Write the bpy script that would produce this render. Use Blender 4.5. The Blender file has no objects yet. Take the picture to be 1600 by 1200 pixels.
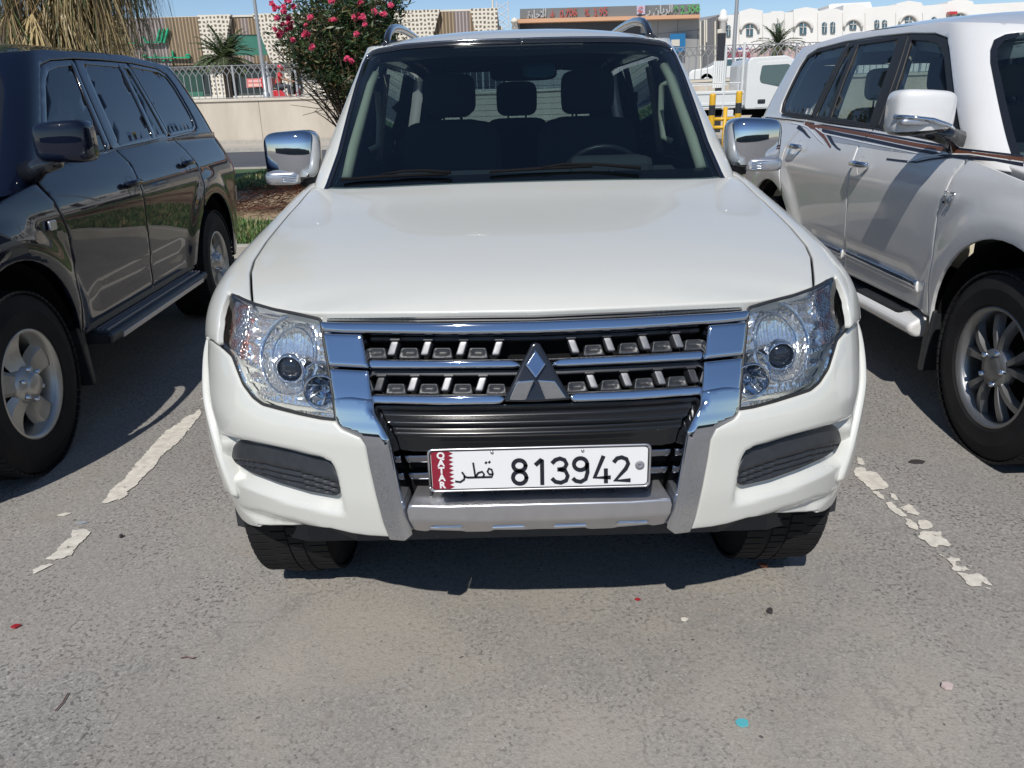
import bpy, bmesh, math, random
import numpy as np
from mathutils import Vector, Matrix
from mathutils.geometry import delaunay_2d_cdt
R = math.radians
random.seed(7); rng = np.random.default_rng(7)
sc = bpy.context.scene
C = sc.collection

# ---------------------------------------------------------------- camera (solved from the photograph)
CF, CPITCH, CROLL = 1205.11, R(19.4712), -0.0282842
CPOS = np.array([-.04798, -1.65584, 1.42843]); CYAW = R(-.34458)
_fw = np.array([math.sin(CYAW)*math.cos(CPITCH), math.cos(CYAW)*math.cos(CPITCH), -math.sin(CPITCH)])
_r0 = np.array([math.cos(CYAW), -math.sin(CYAW), 0]); _u0 = np.cross(_r0, _fw)
_r = math.cos(CROLL)*_r0 + math.sin(CROLL)*_u0; _u = -math.sin(CROLL)*_r0 + math.cos(CROLL)*_u0
cd = bpy.data.cameras.new('camera'); cam = bpy.data.objects.new('camera', cd); C.objects.link(cam); sc.camera = cam
cd.sensor_fit = 'HORIZONTAL'; cd.sensor_width = 36; cd.lens = CF/1600*36; cd.clip_start = .05; cd.clip_end = 3000
cam.matrix_world = Matrix([[*(_r[i], _u[i], -_fw[i])] + [CPOS[i]] for i in range(3)] + [[0, 0, 0, 1]])
# ---------------------------------------------------------------- sky and sun
SUN = Vector((-.21, -.90, 1)).normalized()
w = bpy.data.worlds.new('World'); sc.world = w; w.use_nodes = True
wn = w.node_tree.nodes; sky = wn.new('ShaderNodeTexSky'); sky.sky_type = 'NISHITA'; sky.sun_disc = False
sky.sun_elevation = math.asin(SUN.z); sky.sun_rotation = math.atan2(SUN.x, SUN.y)
sky.air_density = .85; sky.dust_density = 0; sky.ozone_density = 3; sky.altitude = 0
bg = wn['Background']; bg.inputs[1].default_value = .088; w.node_tree.links.new(sky.outputs[0], bg.inputs[0])
sl = bpy.data.lights.new('sun', 'SUN'); sl.energy = 3.9; sl.angle = R(.5); sl.color = (1, .955, .89)
so = bpy.data.objects.new('sun', sl); C.objects.link(so); so.rotation_euler = SUN.to_track_quat('Z', 'Y').to_euler()
sc.view_settings.view_transform = 'Standard'; sc.view_settings.look = 'None'; sc.view_settings.gamma = 1
sc.view_settings.exposure = 0.22
sc.cycles.max_bounces = 10; sc.cycles.transparent_max_bounces = 24; sc.cycles.glossy_bounces = 5

# ---------------------------------------------------------------- pixel -> world helpers (photo pixels, 1600x1200)
def ray(px, py): return _fw + _r*(px-800)/CF - _u*(py-600)/CF
def at(px, py, y):                                    # point seen at a pixel, at distance-plane y
    d = ray(px, py); return CPOS + d*(y-CPOS[1])/d[1]
def gnd(px, py, z=0):
    d = ray(px, py); return CPOS + d*(z-CPOS[2])/d[2]
def pj(P):
    d = P-CPOS; D = d@_fw; return np.stack([800+CF*(d@_r)/D, 600-CF*(d@_u)/D], -1)
def solve(S, px, g, X=None):                          # pixels -> surface coordinates
    px = np.asarray(px, float).reshape(-1, 2); ab = np.tile(np.asarray(g, float), (len(px), 1)) if np.ndim(g) == 1 else np.array(g, float)
    F = (lambda a: S(a[:, 0], a[:, 1])) if X is None else (lambda a: X(S(a[:, 0], a[:, 1])))
    for it in range(80):
        lam = 400 if it < 50 else 60
        r0 = pj(F(ab))-px; h = 1e-4
        J1 = (pj(F(ab+[h, 0]))-px-r0)/h; J2 = (pj(F(ab+[0, h]))-px-r0)/h
        A = (J1*J1).sum(1)+lam; Bq = (J1*J2).sum(1); D_ = (J2*J2).sum(1)+lam; g1 = (J1*r0).sum(1); g2 = (J2*r0).sum(1); det = A*D_-Bq*Bq
        da = (D_*g1-Bq*g2)/det; db = (A*g2-Bq*g1)/det
        ab = ab-np.clip(np.stack([da, db], -1), -.08, .08)
    e = np.abs(pj(F(ab))-px).max(1)
    if e.max() > 1.5: print('SOLVE miss', [(tuple(px[i].round()), ab[i].round(2), e[i].round(1)) for i in np.where(e > 1.5)[0][:4]])
    return ab
def zr(x0, y0, s, pts): return [(x0+x/s, y0+y/s) for x, y in pts]     # coordinates read in an enlarged crop

# ---------------------------------------------------------------- materials
def nodes(name):
    m = bpy.data.materials.new(name); m.use_nodes = True; nt = m.node_tree; return m, nt, nt.nodes['Principled BSDF']
def ramp(nt, f, stops):
    n = nt.nodes.new('ShaderNodeValToRGB'); e = n.color_ramp.elements
    while len(e) < len(stops): e.new(.5)
    for i, (p, c) in enumerate(stops): e[i].position = p; e[i].color = (c if len(c) == 4 else (*c, 1))
    nt.links.new(f, n.inputs[0]); return n.outputs[0]
def noise(nt, scale, detail=4, rough=.55, vec=None, dist=0):
    n = nt.nodes.new('ShaderNodeTexNoise'); n.inputs['Scale'].default_value = scale; n.inputs['Detail'].default_value = detail
    n.inputs['Roughness'].default_value = rough; n.inputs['Distortion'].default_value = dist
    if vec is None:
        t = nt.nodes.new('ShaderNodeTexCoord'); vec = t.outputs['Object']
    nt.links.new(vec, n.inputs['Vector']); return n.outputs['Fac']
def bump(nt, b, h, s=.2, d=.01):
    n = nt.nodes.new('ShaderNodeBump'); n.inputs['Strength'].default_value = s; n.inputs['Distance'].default_value = d
    nt.links.new(h, n.inputs['Height']); nt.links.new(n.outputs[0], b.inputs['Normal'])
def mat(name, col, rough=.5, metal=0, coat=0, var=0, vs=8, bmp=0, bs=60, emit=None, es=0, bd=.004, spec=None):
    m, nt, b = nodes(name)
    b.inputs['Base Color'].default_value = (*col, 1); b.inputs['Roughness'].default_value = rough; b.inputs['Metallic'].default_value = metal
    b.inputs['Coat Weight'].default_value = coat; b.inputs['Coat Roughness'].default_value = .025
    if spec is not None: b.inputs['Specular IOR Level'].default_value = spec
    if var:
        f = noise(nt, vs, 6); o = ramp(nt, f, [(.25, tuple(c*(1-var) for c in col)), (.75, tuple(min(1, c*(1+var)) for c in col))])
        nt.links.new(o, b.inputs['Base Color'])
    if bmp: bump(nt, b, noise(nt, bs, 5), bmp, bd)
    if emit: b.inputs['Emission Color'].default_value = (*emit, 1); b.inputs['Emission Strength'].default_value = es
    return m
def paint(name, col, flake=.04, rough=.35, dust=.0, metal=0., spec=.5, cior=1.65):
    m, nt, b = nodes(name); b.inputs['Specular IOR Level'].default_value = spec; b.inputs['Roughness'].default_value = rough; b.inputs['Coat Weight'].default_value = 1; b.inputs['Coat Roughness'].default_value = .02; b.inputs['Coat IOR'].default_value = cior
    b.inputs['Metallic'].default_value = metal
    f = noise(nt, 900, 1); o = ramp(nt, f, [(.35, tuple(c*(1-flake) for c in col)), (.65, tuple(min(1, c*(1+flake)) for c in col))])
    if dust:
        g = ramp(nt, noise(nt, 5, 8, .7), [(.45, (0, 0, 0)), (.8, (dust, dust, dust))])
        mx = nt.nodes.new('ShaderNodeMix'); mx.data_type = 'RGBA'; nt.links.new(g, mx.inputs[0]); nt.links.new(o, mx.inputs[6]); mx.inputs[7].default_value = (.42, .38, .32, 1); o = mx.outputs[2]
        r = ramp(nt, noise(nt, 9, 8, .7), [(.3, (.015,)*3), (.8, (.09,)*3)]); nt.links.new(r, b.inputs['Coat Roughness'])
    nt.links.new(o, b.inputs['Base Color']); return m
def glass(name, tint, refl=.9, rough=.0, ior=1.5):
    m, nt, b = nodes(name); nt.nodes.remove(b); out = nt.nodes['Material Output']
    t = nt.nodes.new('ShaderNodeBsdfTransparent'); t.inputs[0].default_value = (*tint, 1)
    g = nt.nodes.new('ShaderNodeBsdfGlossy'); g.inputs['Roughness'].default_value = rough; g.inputs['Color'].default_value = (refl,)*3+(1,)
    f = nt.nodes.new('ShaderNodeFresnel'); f.inputs[0].default_value = ior; x = nt.nodes.new('ShaderNodeMixShader')
    nt.links.new(f.outputs[0], x.inputs[0]); nt.links.new(t.outputs[0], x.inputs[1]); nt.links.new(g.outputs[0], x.inputs[2]); nt.links.new(x.outputs[0], out.inputs[0]); return m
M = {}
M['white'] = paint('pearl_white_paint', (.57, .572, .53), .02, dust=.06)
M['white2'] = paint('bright_white_paint', (.64, .64, .635), .02, dust=.10, cior=1.5)
M['black_paint'] = paint('blue_black_paint', (.003, .0055, .016), .2, .45, spec=.05, cior=1.5)
M['chrome'] = mat('chrome', (.62, .65, .70), .035, 1)
M['dchrome'] = mat('smoked_chrome', (.30, .31, .34), .09, 1)
M['silver'] = mat('satin_silver', (.55, .55, .57), .30, .85, var=.06, vs=20)
M['alloy'] = mat('dusty_alloy', (.50, .49, .46), .38, .75, var=.12, vs=12)
M['alloy2'] = mat('grey_alloy', (.24, .245, .25), .36, .8, var=.10, vs=12)
M['plastic'] = mat('black_plastic', (.022, .024, .028), .42, var=.25, vs=40, bmp=.15, bs=900, bd=.0008)
M['gloss'] = mat('gloss_black', (.012, .013, .016), .12, coat=.6)
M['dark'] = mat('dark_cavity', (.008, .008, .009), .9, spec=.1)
M['rubber'] = mat('rubber_seal', (.018, .019, .021), .55)
M['tyre'] = mat('tyre_rubber', (.014, .014, .015), .75, var=.35, vs=9, bmp=.35, bs=300, bd=.001, spec=.2)
M['glass'] = glass('windscreen_glass', (.40, .50, .52), 1, ior=1.62)
M['glass_side'] = glass('light_side_glass', (.70, .76, .72), .9, ior=1.42)
M['glass_tint'] = glass('privacy_glass', (.045, .055, .075), 1, ior=1.75)
M['glass_rear'] = glass('rear_side_glass', (.05, .07, .085), 1, ior=1.6)
M['clear'] = glass('clear_lens', (.93, .95, .97), 1)
M['slat'] = mat('dull_silver', (.20, .20, .21), .45, .7)
M['satin'] = mat('satin_black', (.010, .011, .013), .20)
M['seat'] = mat('dark_seat_fabric', (.060, .062, .066), .8, bmp=.3, bs=500, bd=.001)
M['beige'] = mat('beige_trim', (.66, .61, .47), .6)
M['seat_beige'] = mat('beige_leather', (.56, .49, .36), .5)
M['plate'] = mat('plate_white', (.72, .72, .72), .3, coat=.3)
M['maroon'] = mat('plate_maroon', (.23, .012, .030), .3, coat=.3)
M['ink'] = mat('plate_ink', (.012, .014, .022), .35)
M['lensred'] = mat('red_lens', (.45, .01, .012), .12, coat=1)
M['amber'] = mat('amber_bulb', (.75, .28, .14), .2, coat=1)

# ---------------------------------------------------------------- object helpers
def link(name, me, m=None, parent=None, smooth=True):
    if m is not None:
        for k in (m if isinstance(m, (list, tuple)) else [m]): me.materials.append(k)
    if smooth: me.polygons.foreach_set('use_smooth', [True]*len(me.polygons))
    o = bpy.data.objects.new(name, me); C.objects.link(o)
    if parent is not None: o.parent = parent
    return o
def tag(o, label=None, cat=None, group=None, kind=None):
    if label: o['label'] = label
    if cat: o['category'] = cat
    if group: o['group'] = group
    if kind: o['kind'] = kind
    return o
def thing(name, label, cat, loc=(0, 0, 0), rz=0, group=None):
    o = bpy.data.objects.new(name, None); C.objects.link(o); o.location = loc; o.rotation_euler = (0, 0, rz); o.empty_display_size = .2
    return tag(o, label, cat, group)
class MB:
    def __init__(s): s.v = []; s.f = []; s.mi = []; s.cm = 0
    def add(s, vs, fs):
        n = len(s.v); s.v += [tuple(map(float, p)) for p in vs]; s.f += [tuple(n+i for i in f) for f in fs]; s.mi += [s.cm]*len(fs); return s
    def box(s, c, d, rz=0, T=None):
        x, y, z = d[0]/2, d[1]/2, d[2]/2; ca, sa = math.cos(rz), math.sin(rz)
        vs = [(i*x, j*y, k*z) for k in (-1, 1) for j in (-1, 1) for i in (-1, 1)]
        vs = [(c[0]+a*ca-b*sa, c[1]+a*sa+b*ca, c[2]+q) for a, b, q in vs]
        if T is not None: vs = [tuple(T @ Vector(p)) for p in vs]
        return s.add(vs, [(0, 2, 3, 1), (4, 5, 7, 6), (0, 1, 5, 4), (2, 6, 7, 3), (0, 4, 6, 2), (1, 3, 7, 5)])
    def prism(s, poly, f0, f1):                       # poly: 2D list, f0/f1: maps (a,b)->3D for both faces
        n = len(poly); s.add([f0(*p) for p in poly]+[f1(*p) for p in poly], [tuple(range(n))[::-1], tuple(range(n, 2*n))]+[(i, (i+1) % n, n+(i+1) % n, n+i) for i in range(n)]); return s
    def tube(s, pts, r, n=8, cap=True, sx=1, upv=None):
        pts = [Vector(p) for p in pts]; rr = r if hasattr(r, '__len__') else [r]*len(pts); vs = []; pu = None
        for i, p in enumerate(pts):
            t = (pts[min(i+1, len(pts)-1)]-pts[max(i-1, 0)]).normalized()
            if upv is not None: a = Vector(upv)
            elif pu is None: a = Vector((0, 0, 1)) if abs(t.z) < .9 else Vector((0, 1, 0))
            else: a = pu
            b = t.cross(a).normalized(); a = b.cross(t).normalized(); pu = a
            for k in range(n):
                q = 2*math.pi*k/n; vs.append(p+b*math.cos(q)*rr[i]*sx+a*math.sin(q)*rr[i])
        m = len(pts); fs = [(i*n+k, i*n+(k+1) % n, (i+1)*n+(k+1) % n, (i+1)*n+k) for i in range(m-1) for k in range(n)]
        if cap: fs += [tuple(range(n))[::-1], tuple(range((m-1)*n, m*n))]
        return s.add(vs, fs)
    def lathe(s, prof, c=(0, 0, 0), axis='x', n=48, closed=False, a0=0, a1=2*math.pi):
        vs = []; full = abs(a1-a0-2*math.pi) < 1e-6; N = n if full else n+1
        for k in range(N):
            q = a0+(a1-a0)*k/n; ca, sa = math.cos(q), math.sin(q)
            for h, r in prof:
                vs.append({'x': (c[0]+h, c[1]+r*ca, c[2]+r*sa), 'y': (c[0]+r*ca, c[1]+h, c[2]+r*sa), 'z': (c[0]+r*ca, c[1]+r*sa, c[2]+h)}[axis])
        m = len(prof); fs = []
        for k in range(n if full else n):
            k2 = (k+1) % N
            for i in range(m if closed else m-1): fs.append((k*m+i, k*m+(i+1) % m, k2*m+(i+1) % m, k2*m+i))
        return s.add(vs, fs)
    def build(s, name, m, parent=None, smooth=False, bevel=0, seg=2, label=None, auto=None):
        me = bpy.data.meshes.new(name); me.from_pydata(s.v, [], s.f); me.update()
        o = link(name, me, m, parent, smooth)
        if any(s.mi): me.polygons.foreach_set('material_index', s.mi)
        if bevel or True:
            bm = bmesh.new(); bm.from_mesh(me); bmesh.ops.recalc_face_normals(bm, faces=bm.faces)
            if bevel: bmesh.ops.bevel(bm, geom=[e for e in bm.edges if e.is_manifold and e.calc_face_angle(0) > .5], offset=bevel, segments=seg, profile=.5, affect='EDGES')
            for f in bm.faces: f.smooth = smooth
            if auto:
                for e in bm.edges: e.smooth = not (e.is_manifold and e.calc_face_angle(0) > auto)
            bm.to_mesh(me); bm.free()
        if label: o['label'] = label
        return o
def resample(p, step, closed=True):
    p = np.asarray(p, float); q = np.vstack([p, p[:1]]) if closed else p; out = []
    for a, b in zip(q[:-1], q[1:]):
        n = max(1, int(math.ceil(np.hypot(*(b-a))/step)))
        out += [a+(b-a)*i/n for i in range(n)]
    if not closed: out.append(q[-1])
    return np.array(out)
def rounded(p, r, n=4):                               # round the corners of a polygon, r in its own units
    p = np.asarray(p, float); out = []; N = len(p)
    for i in range(N):
        a, b, c = p[i-1], p[i], p[(i+1) % N]; la, lc = np.hypot(*(a-b)), np.hypot(*(c-b)); d = min(r, la*.45, lc*.45)
        A = b+(a-b)/max(la, 1e-9)*d; Cc = b+(c-b)/max(lc, 1e-9)*d
        for k in range(n+1):
            t = k/n; out.append((1-t)**2*A+2*t*(1-t)*b+t*t*Cc)
    return np.array(out)
def inpoly(P, poly):
    x, y = P[:, 0], P[:, 1]; c = np.zeros(len(P), bool); j = len(poly)-1
    for i in range(len(poly)):
        xi, yi = poly[i]; xj, yj = poly[j]
        if yi != yj: c ^= ((yi > y) != (yj > y)) & (x < (xj-xi)*(y-yi)/(yj-yi)+xi)
        j = i
    return c
def bdist(P, loops):
    d = np.full(len(P), 1e9)
    for L in loops:
        A = L; B = np.roll(L, -1, 0); AB = B-A; l2 = (AB**2).sum(1)+1e-12
        for k in range(0, len(P), 4000):
            Q = P[k:k+4000]; t = np.clip(((Q[:, None]-A)*AB).sum(2)/l2, 0, 1); D = np.sqrt((((A+t[..., None]*AB)-Q[:, None])**2).sum(2)).min(1)
            d[k:k+4000] = np.minimum(d[k:k+4000], D)
    return d
def normals(S, ab, h=1e-3):
    a, b = ab[:, 0], ab[:, 1]; du = S(a+h, b)-S(a-h, b); dv = S(a, b+h)-S(a, b-h); n = np.cross(du, dv); return n/(np.linalg.norm(n, axis=1)[:, None]+1e-12)
def panel(name, S, poly, m, parent, r=.006, step=.02, off=None, holes=(), lip=.012, flip=1, mir=False, label=None, base=0., bstep=None, extra=None):
    """sheet on surface S inside a polygon of surface coordinates, rolled edges, a lip going inwards"""
    bs = bstep or step; loops = [resample(L, bs) for L in [poly, *holes]]
    for i, L in enumerate(loops):
        ar = (L[:, 0]*np.roll(L[:, 1], -1)-L[:, 1]*np.roll(L[:, 0], -1)).sum()
        if (ar < 0) == (i == 0): loops[i] = L[::-1]
    allp = [*loops]
    if r > 0:
        for fr in (.12, .35, .65, 1.0):
            for L in loops:
                t = np.roll(L, -1, 0)-np.roll(L, 1, 0); nn = np.stack([-t[:, 1], t[:, 0]], 1)/(np.hypot(t[:, 0], t[:, 1])[:, None]+1e-12)
                Q = L+nn*r*fr; Q = Q[bdist(Q, loops) > r*fr*.93]; Q = Q[inpoly(Q, loops[0])]
                if len(Q): allp.append(Q)
    lo = loops[0].min(0); hi = loops[0].max(0); gx = np.arange(lo[0], hi[0]+step, step); gy = np.arange(lo[1], hi[1]+step, step*.87)
    G = np.array([(x+(j % 2)*step/2, y) for j, y in enumerate(gy) for x in gx])
    if extra is not None: G = np.vstack([G, extra])
    ok = inpoly(G, loops[0])
    for L in loops[1:]: ok &= ~inpoly(G, L)
    G = G[ok]; G = G[bdist(G, loops) > r+step*.35]; allp.append(G)
    P = np.vstack(allp); ed = []; k = 0
    for L in loops: ed += [(k+i, k+(i+1) % len(L)) for i in range(len(L))]; k += len(L)
    vo, _, fo, _, _, _ = delaunay_2d_cdt([Vector(p) for p in P], ed, [], 0, 1e-6)
    V = np.array([tuple(v) for v in vo]); F = np.array([f for f in fo if len(f) == 3])
    cen = V[F].mean(1); ok = inpoly(cen, loops[0])
    for L in loops[1:]: ok &= ~inpoly(cen, L)
    F = F[ok]
    P3 = S(V[:, 0], V[:, 1]); N = normals(S, V)*flip; d = bdist(V, loops)
    o = np.zeros(len(V))+base
    if r > 0:
        q = np.clip((r-d)/r, 0, 1); o -= r*(1-np.sqrt(1-q*q*.998))
    if off is not None: o += off(V[:, 0], V[:, 1])
    P3 = P3+N*o[:, None]
    faces = [tuple(map(int, f)) for f in F]
    # lip
    ec = {}
    for f in faces:
        for i in range(3):
            e = (f[i], f[(i+1) % 3]); ec[e] = 1
    be = [e for e in ec if (e[1], e[0]) not in ec]
    if lip:
        bv = sorted({i for e in be for i in e}); idx = {b: len(V)+i for i, b in enumerate(bv)}
        P3 = np.vstack([P3, P3[bv]-N[bv]*lip]); faces += [(e[1], e[0], idx[e[0]], idx[e[1]]) for e in be]
    if flip < 0: faces = [f[::-1] for f in faces]
    res = []
    for sgn in ((1, -1) if mir else (1,)):
        me = bpy.data.meshes.new(name); Q = P3*[sgn, 1, 1]; me.from_pydata([tuple(p) for p in Q], [], faces if sgn > 0 else [f[::-1] for f in faces]); me.update()
        ob = link(name, me, m, parent)
        if label: ob['label'] = label
        res.append(ob)
    return res if mir else res[0]

class Drum:
    """closed body wall: superellipse nose, straight flank, superellipse tail; width, nose and tail vary with height. s = signed length from nose centre"""
    def __init__(self, hw, yf, yr, a, n, ar, nr, zref):
        self.hw, self.yf, self.yr = [(lambda t: (lambda z: np.interp(z, [q[0] for q in t], [q[1] for q in t])))(sm(t)) for t in (hw, yf, yr)]
        self.a, self.ar = a, ar; w = float(self.hw(zref)); ph = np.linspace(0, 1, 161)*math.pi/2
        self.x1 = np.sin(ph)**(2/n); self.y1 = 1-np.abs(np.cos(ph))**(2/n); self.x2 = np.abs(np.cos(ph))**(2/nr); self.y2 = np.sin(ph)**(2/nr)
        cs = lambda X, Y: np.concatenate([[0], np.cumsum(np.hypot(np.diff(X), np.diff(Y)))])
        self.s1 = cs(self.x1*w, self.y1*a); self.s2 = cs(self.x2*w, self.y2*ar); self.L1 = self.s1[-1]
        self.F = float(self.yr(zref)-ar-self.yf(zref)-a); self.L = self.L1+self.F+self.s2[-1]
    def __call__(self, s, z):
        s = np.asarray(s, float); z = np.asarray(z, float)+0*s; t = np.abs(s); hw, yf, yr = self.hw(z), self.yf(z), self.yr(z)
        q = t-self.L1; ya = yf+self.a; yb = yr-self.ar; fl = ya+(yb-ya)*q/self.F; o = q-self.F
        y = np.where(q <= 0, yf+self.a*np.interp(t, self.s1, self.y1), np.where(o <= 0, fl, yb+self.ar*np.interp(o, self.s2, self.y2)))
        x = hw*np.where(q <= 0, np.interp(t, self.s1, self.x1), np.where(o <= 0, 1, np.interp(o, self.s2, self.x2)))
        return np.stack([np.sign(s)*x, y, z], -1)
    def sy(self, pts, sg=1):                          # (y,z) -> (s,z)
        out = []
        for y, z in pts:
            yf, yr = float(self.yf(z)), float(self.yr(z)); ya = yf+self.a; yb = yr-self.ar
            if y < ya: s = np.interp((y-yf)/self.a, self.y1, self.s1)
            elif y <= yb: s = self.L1+self.F*(y-ya)/(yb-ya)
            else: s = self.L1+self.F+np.interp((y-yb)/self.ar, self.y2, self.s2)
            out.append((sg*s, z))
        return np.array(out)
def sm(t):                                            # smooth a control table (monotone-ish cubic)
    x = np.array([q[0] for q in t], float); y = np.array([q[1] for q in t], float)
    if len(t) < 3: return t
    d = np.diff(y)/np.diff(x); m = np.concatenate([[d[0]], np.where(d[:-1]*d[1:] > 0, 2*d[:-1]*d[1:]/(d[:-1]+d[1:]+1e-12), 0), [d[-1]]]); out = []
    for i in range(len(x)-1):
        h = x[i+1]-x[i]
        for k in range(12):
            u = k/12; out.append((x[i]+u*h, (1+2*u)*(1-u)**2*y[i]+u*(1-u)**2*h*m[i]+u*u*(3-2*u)*y[i+1]+u*u*(u-1)*h*m[i+1]))
    return out+[(x[-1], y[-1])]
def curve(t):
    q = sm(t); X = [a for a, _ in q]; Y = [b for _, b in q]; return lambda v: np.interp(v, X, Y)
# ================================================================ centre car: white five-door off-roader, nose to the camera
PJ = thing('parked_car', 'pearl white off-road car with chrome grille and chrome mirrors, parked nose-on in the middle bay', 'car', (0, 0, 0), 0, 'cars parked in the bays')
BD = Drum([(.26, .925), (.36, .942), (.48, .950), (.58, .953), (.72, .952), (.85, .950), (.98, .914), (1.1, .862), (1.2, .80)],
          [(.28, .055), (.38, .025), (.46, .008), (.55, 0), (.68, 0), (.78, .03), (.86, .068), (.98, .125), (1.1, .20), (1.2, .25)],
          [(.28, 4.66), (.5, 4.72), (.9, 4.72), (1.2, 4.68)], .64, 2.6, .5, 3.2, .75)
CB = Drum([(1.08, .818), (1.2, .80), (1.45, .74), (1.68, .68), (1.76, .655)], [(1.08, 1.015), (1.2, 1.17), (1.71, 1.835), (1.8, 1.95)],
          [(1.08, 4.72), (1.8, 4.60)], .28, 2.6, .35, 3.0, 1.3)
z6 = lambda p: zr(300, 400, 4, p)
zb = lambda p: zr(300, 640, 4, p)
zg = lambda p: zr(540, 460, 2.66667, p)
def fp(px, g=(-.6, .7)): return solve(BD, px, g)       # photo pixels -> (s,z) on the front wall
def fpoly(px, g=(-.6, .7), rr=0, step=6): 
    q = rounded(px, rr) if rr else np.array(px); return fp(resample(q, step), g)
W = M['white']
# ---- headlights
HL = z6([(240, 228), (300, 262), (380, 295), (500, 330), (620, 352), (720, 375), (797, 392), (815, 520), (845, 690), (870, 850), (893, 1022), (800, 1014), (660, 985), (520, 950), (430, 925), (370, 880), (310, 800), (270, 700), (240, 620), (205, 590), (178, 565), (190, 450), (205, 340)])
HLs = fpoly(HL, (-.75, .85), 5)
# ---- bumper skins (one each side of the guard) with the recess round the fog lamp insert
REC = zb([(170, 150), (235, 172), (420, 215), (640, 262), (800, 300), (872, 335), (905, 420), (950, 650), (860, 640), (600, 575), (400, 500), (260, 445), (215, 400), (195, 300), (200, 215)])
RECs = fpoly(REC, (-.8, .6), 6)
INS = zb([(205, 235), (240, 205), (300, 215), (500, 262), (700, 312), (850, 350), (862, 395), (895, 440), (918, 535), (880, 562), (700, 530), (500, 470), (330, 405), (240, 350), (212, 305)])
INSs = fpoly(INS, (-.8, .6), 5)
BMP = z6([(92, 508), (130, 535), (178, 568), (205, 596), (236, 626), (266, 704), (306, 806), (367, 887), (428, 932), (520, 957), (660, 992), (800, 1021), (893, 1031)]) + \
      zb([(912, 95), (935, 122), (1050, 170), (1086, 225), (1106, 335), (1148, 522), (1196, 702), (1236, 803), (1100, 795), (1000, 781), (860, 748), (600, 752), (480, 746), (330, 738), (276, 708), (226, 600), (190, 497), (140, 400), (95, 250), (68, 100), (60, 0), (60, -80)])
BMPs = fpoly(BMP, (-.75, .6), 3)
_k = next(i for i, q in enumerate(BMPs) if q[0] < -.77 and q[1] < .5)
BMPs = np.vstack([BMPs[:_k], resample(rounded([(-.80, .372), (-.86, .352), (-.93, .338), (-1.0, .335), (-1.045, .36), (-1.066, .45), (-1.07, .56), (-1.07, .70), (-1.062, .82)], .01), .02, False)])
def sdf(ab, loop): 
    d = bdist(ab, [loop]); return np.where(inpoly(ab, loop), d, -d)
CRZ = fp(zb([(170, 470), (250, 560), (400, 650), (560, 700), (800, 742), (1000, 781)]), (-.75, .45))
LIPL = fp(zb([(290, 600), (420, 628), (640, 684), (860, 746), (1010, 782), (1010, 830), (860, 800), (600, 790), (470, 770), (400, 700)]), (-.75, .45))
def boff(a, b):
    P = np.stack([-np.abs(a), b], -1); d = sdf(P, RECs); t = np.clip(d/.022+.25, 0, 1); o = -.030*t*t*(3-2*t)
    d = sdf(P, LIPL); t = np.clip(d/.035, 0, 1); o -= .020*t
    return o
panel('bumper_panel', BD, BMPs, W, PJ, .009, .011, off=boff, lip=.03, mir=True, flip=1)
ITs = fp(zb([(205, 225), (240, 205), (500, 262), (700, 312), (850, 350), (918, 372)]), (-.8, .6)); ITs = ITs[np.argsort(ITs[:, 0])]; _pf = np.polyfit(ITs[:, 0], ITs[:, 1], 2); ITs = np.stack([np.linspace(-1.1, -.4, 60), np.polyval(_pf, np.linspace(-1.1, -.4, 60))], 1)
def ribs(a, b):
    P = np.stack([-np.abs(a), b], -1); d = sdf(P, INSs); v = np.interp(P[:, 0], ITs[:, 0], ITs[:, 1])-P[:, 1]; k = (v > .042)*(d > .006)
    return -.012*np.clip((.042-v)/.042, 0, 1)-.006*k*(np.mod(v-.042, .0155) > .0085)
panel('fog_lamp_cover', BD, INSs, M['plastic'], PJ, .004, .0045, off=ribs, lip=.03, mir=True, flip=1, base=-.014)
def mark(o, labs):
    for q, l in zip(o, labs): q['label'] = l
# ---- headlight: chrome bowl behind, clear cover in front
def hz(px): return fp(z6(px), (-.75, .85))
main = hz([(540, 610)])[0]; high = hz([(775, 800)])[0]; proj = hz([(528, 672)])[0]
hg, hnt, hb = nodes('faceted_reflector'); hb.inputs['Metallic'].default_value = .9; hb.inputs['Roughness'].default_value = .12; hb.inputs['Base Color'].default_value = (.90, .89, .86, 1)
vo = hnt.nodes.new('ShaderNodeTexVoronoi'); vo.inputs['Scale'].default_value = 85; tc = hnt.nodes.new('ShaderNodeTexCoord'); mp = hnt.nodes.new('ShaderNodeMapping'); mp.inputs['Scale'].default_value = (1.6, 1, .45)
hnt.links.new(tc.outputs['Object'], mp.inputs[0]); hnt.links.new(mp.outputs[0], vo.inputs['Vector']); bump(hnt, hb, vo.outputs['Distance'], .27, .006)
M['facet'] = hg
tg, tnt, tb = nodes('turn_reflector'); tb.inputs['Metallic'].default_value = .9; tb.inputs['Roughness'].default_value = .1
vo = tnt.nodes.new('ShaderNodeTexVoronoi'); vo.inputs['Scale'].default_value = 170; tc = tnt.nodes.new('ShaderNodeTexCoord'); tnt.links.new(tc.outputs['Object'], vo.inputs['Vector']); bump(tnt, tb, vo.outputs['Distance'], .9, .006)
tnt.links.new(ramp(tnt, noise(tnt, 28, 2), [(.45, (.80, .82, .86)), (.62, (.75, .38, .30))]), tb.inputs['Base Color']); M['turn'] = tg
TURN = hz([(232, 262), (330, 300), (350, 380), (318, 470), (300, 560), (300, 640), (262, 640), (215, 585), (190, 560), (200, 450), (212, 340)])
dm = lambda P, c, r: np.hypot((P[:, 0]-c[0]), P[:, 1]-c[1])/r
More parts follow.
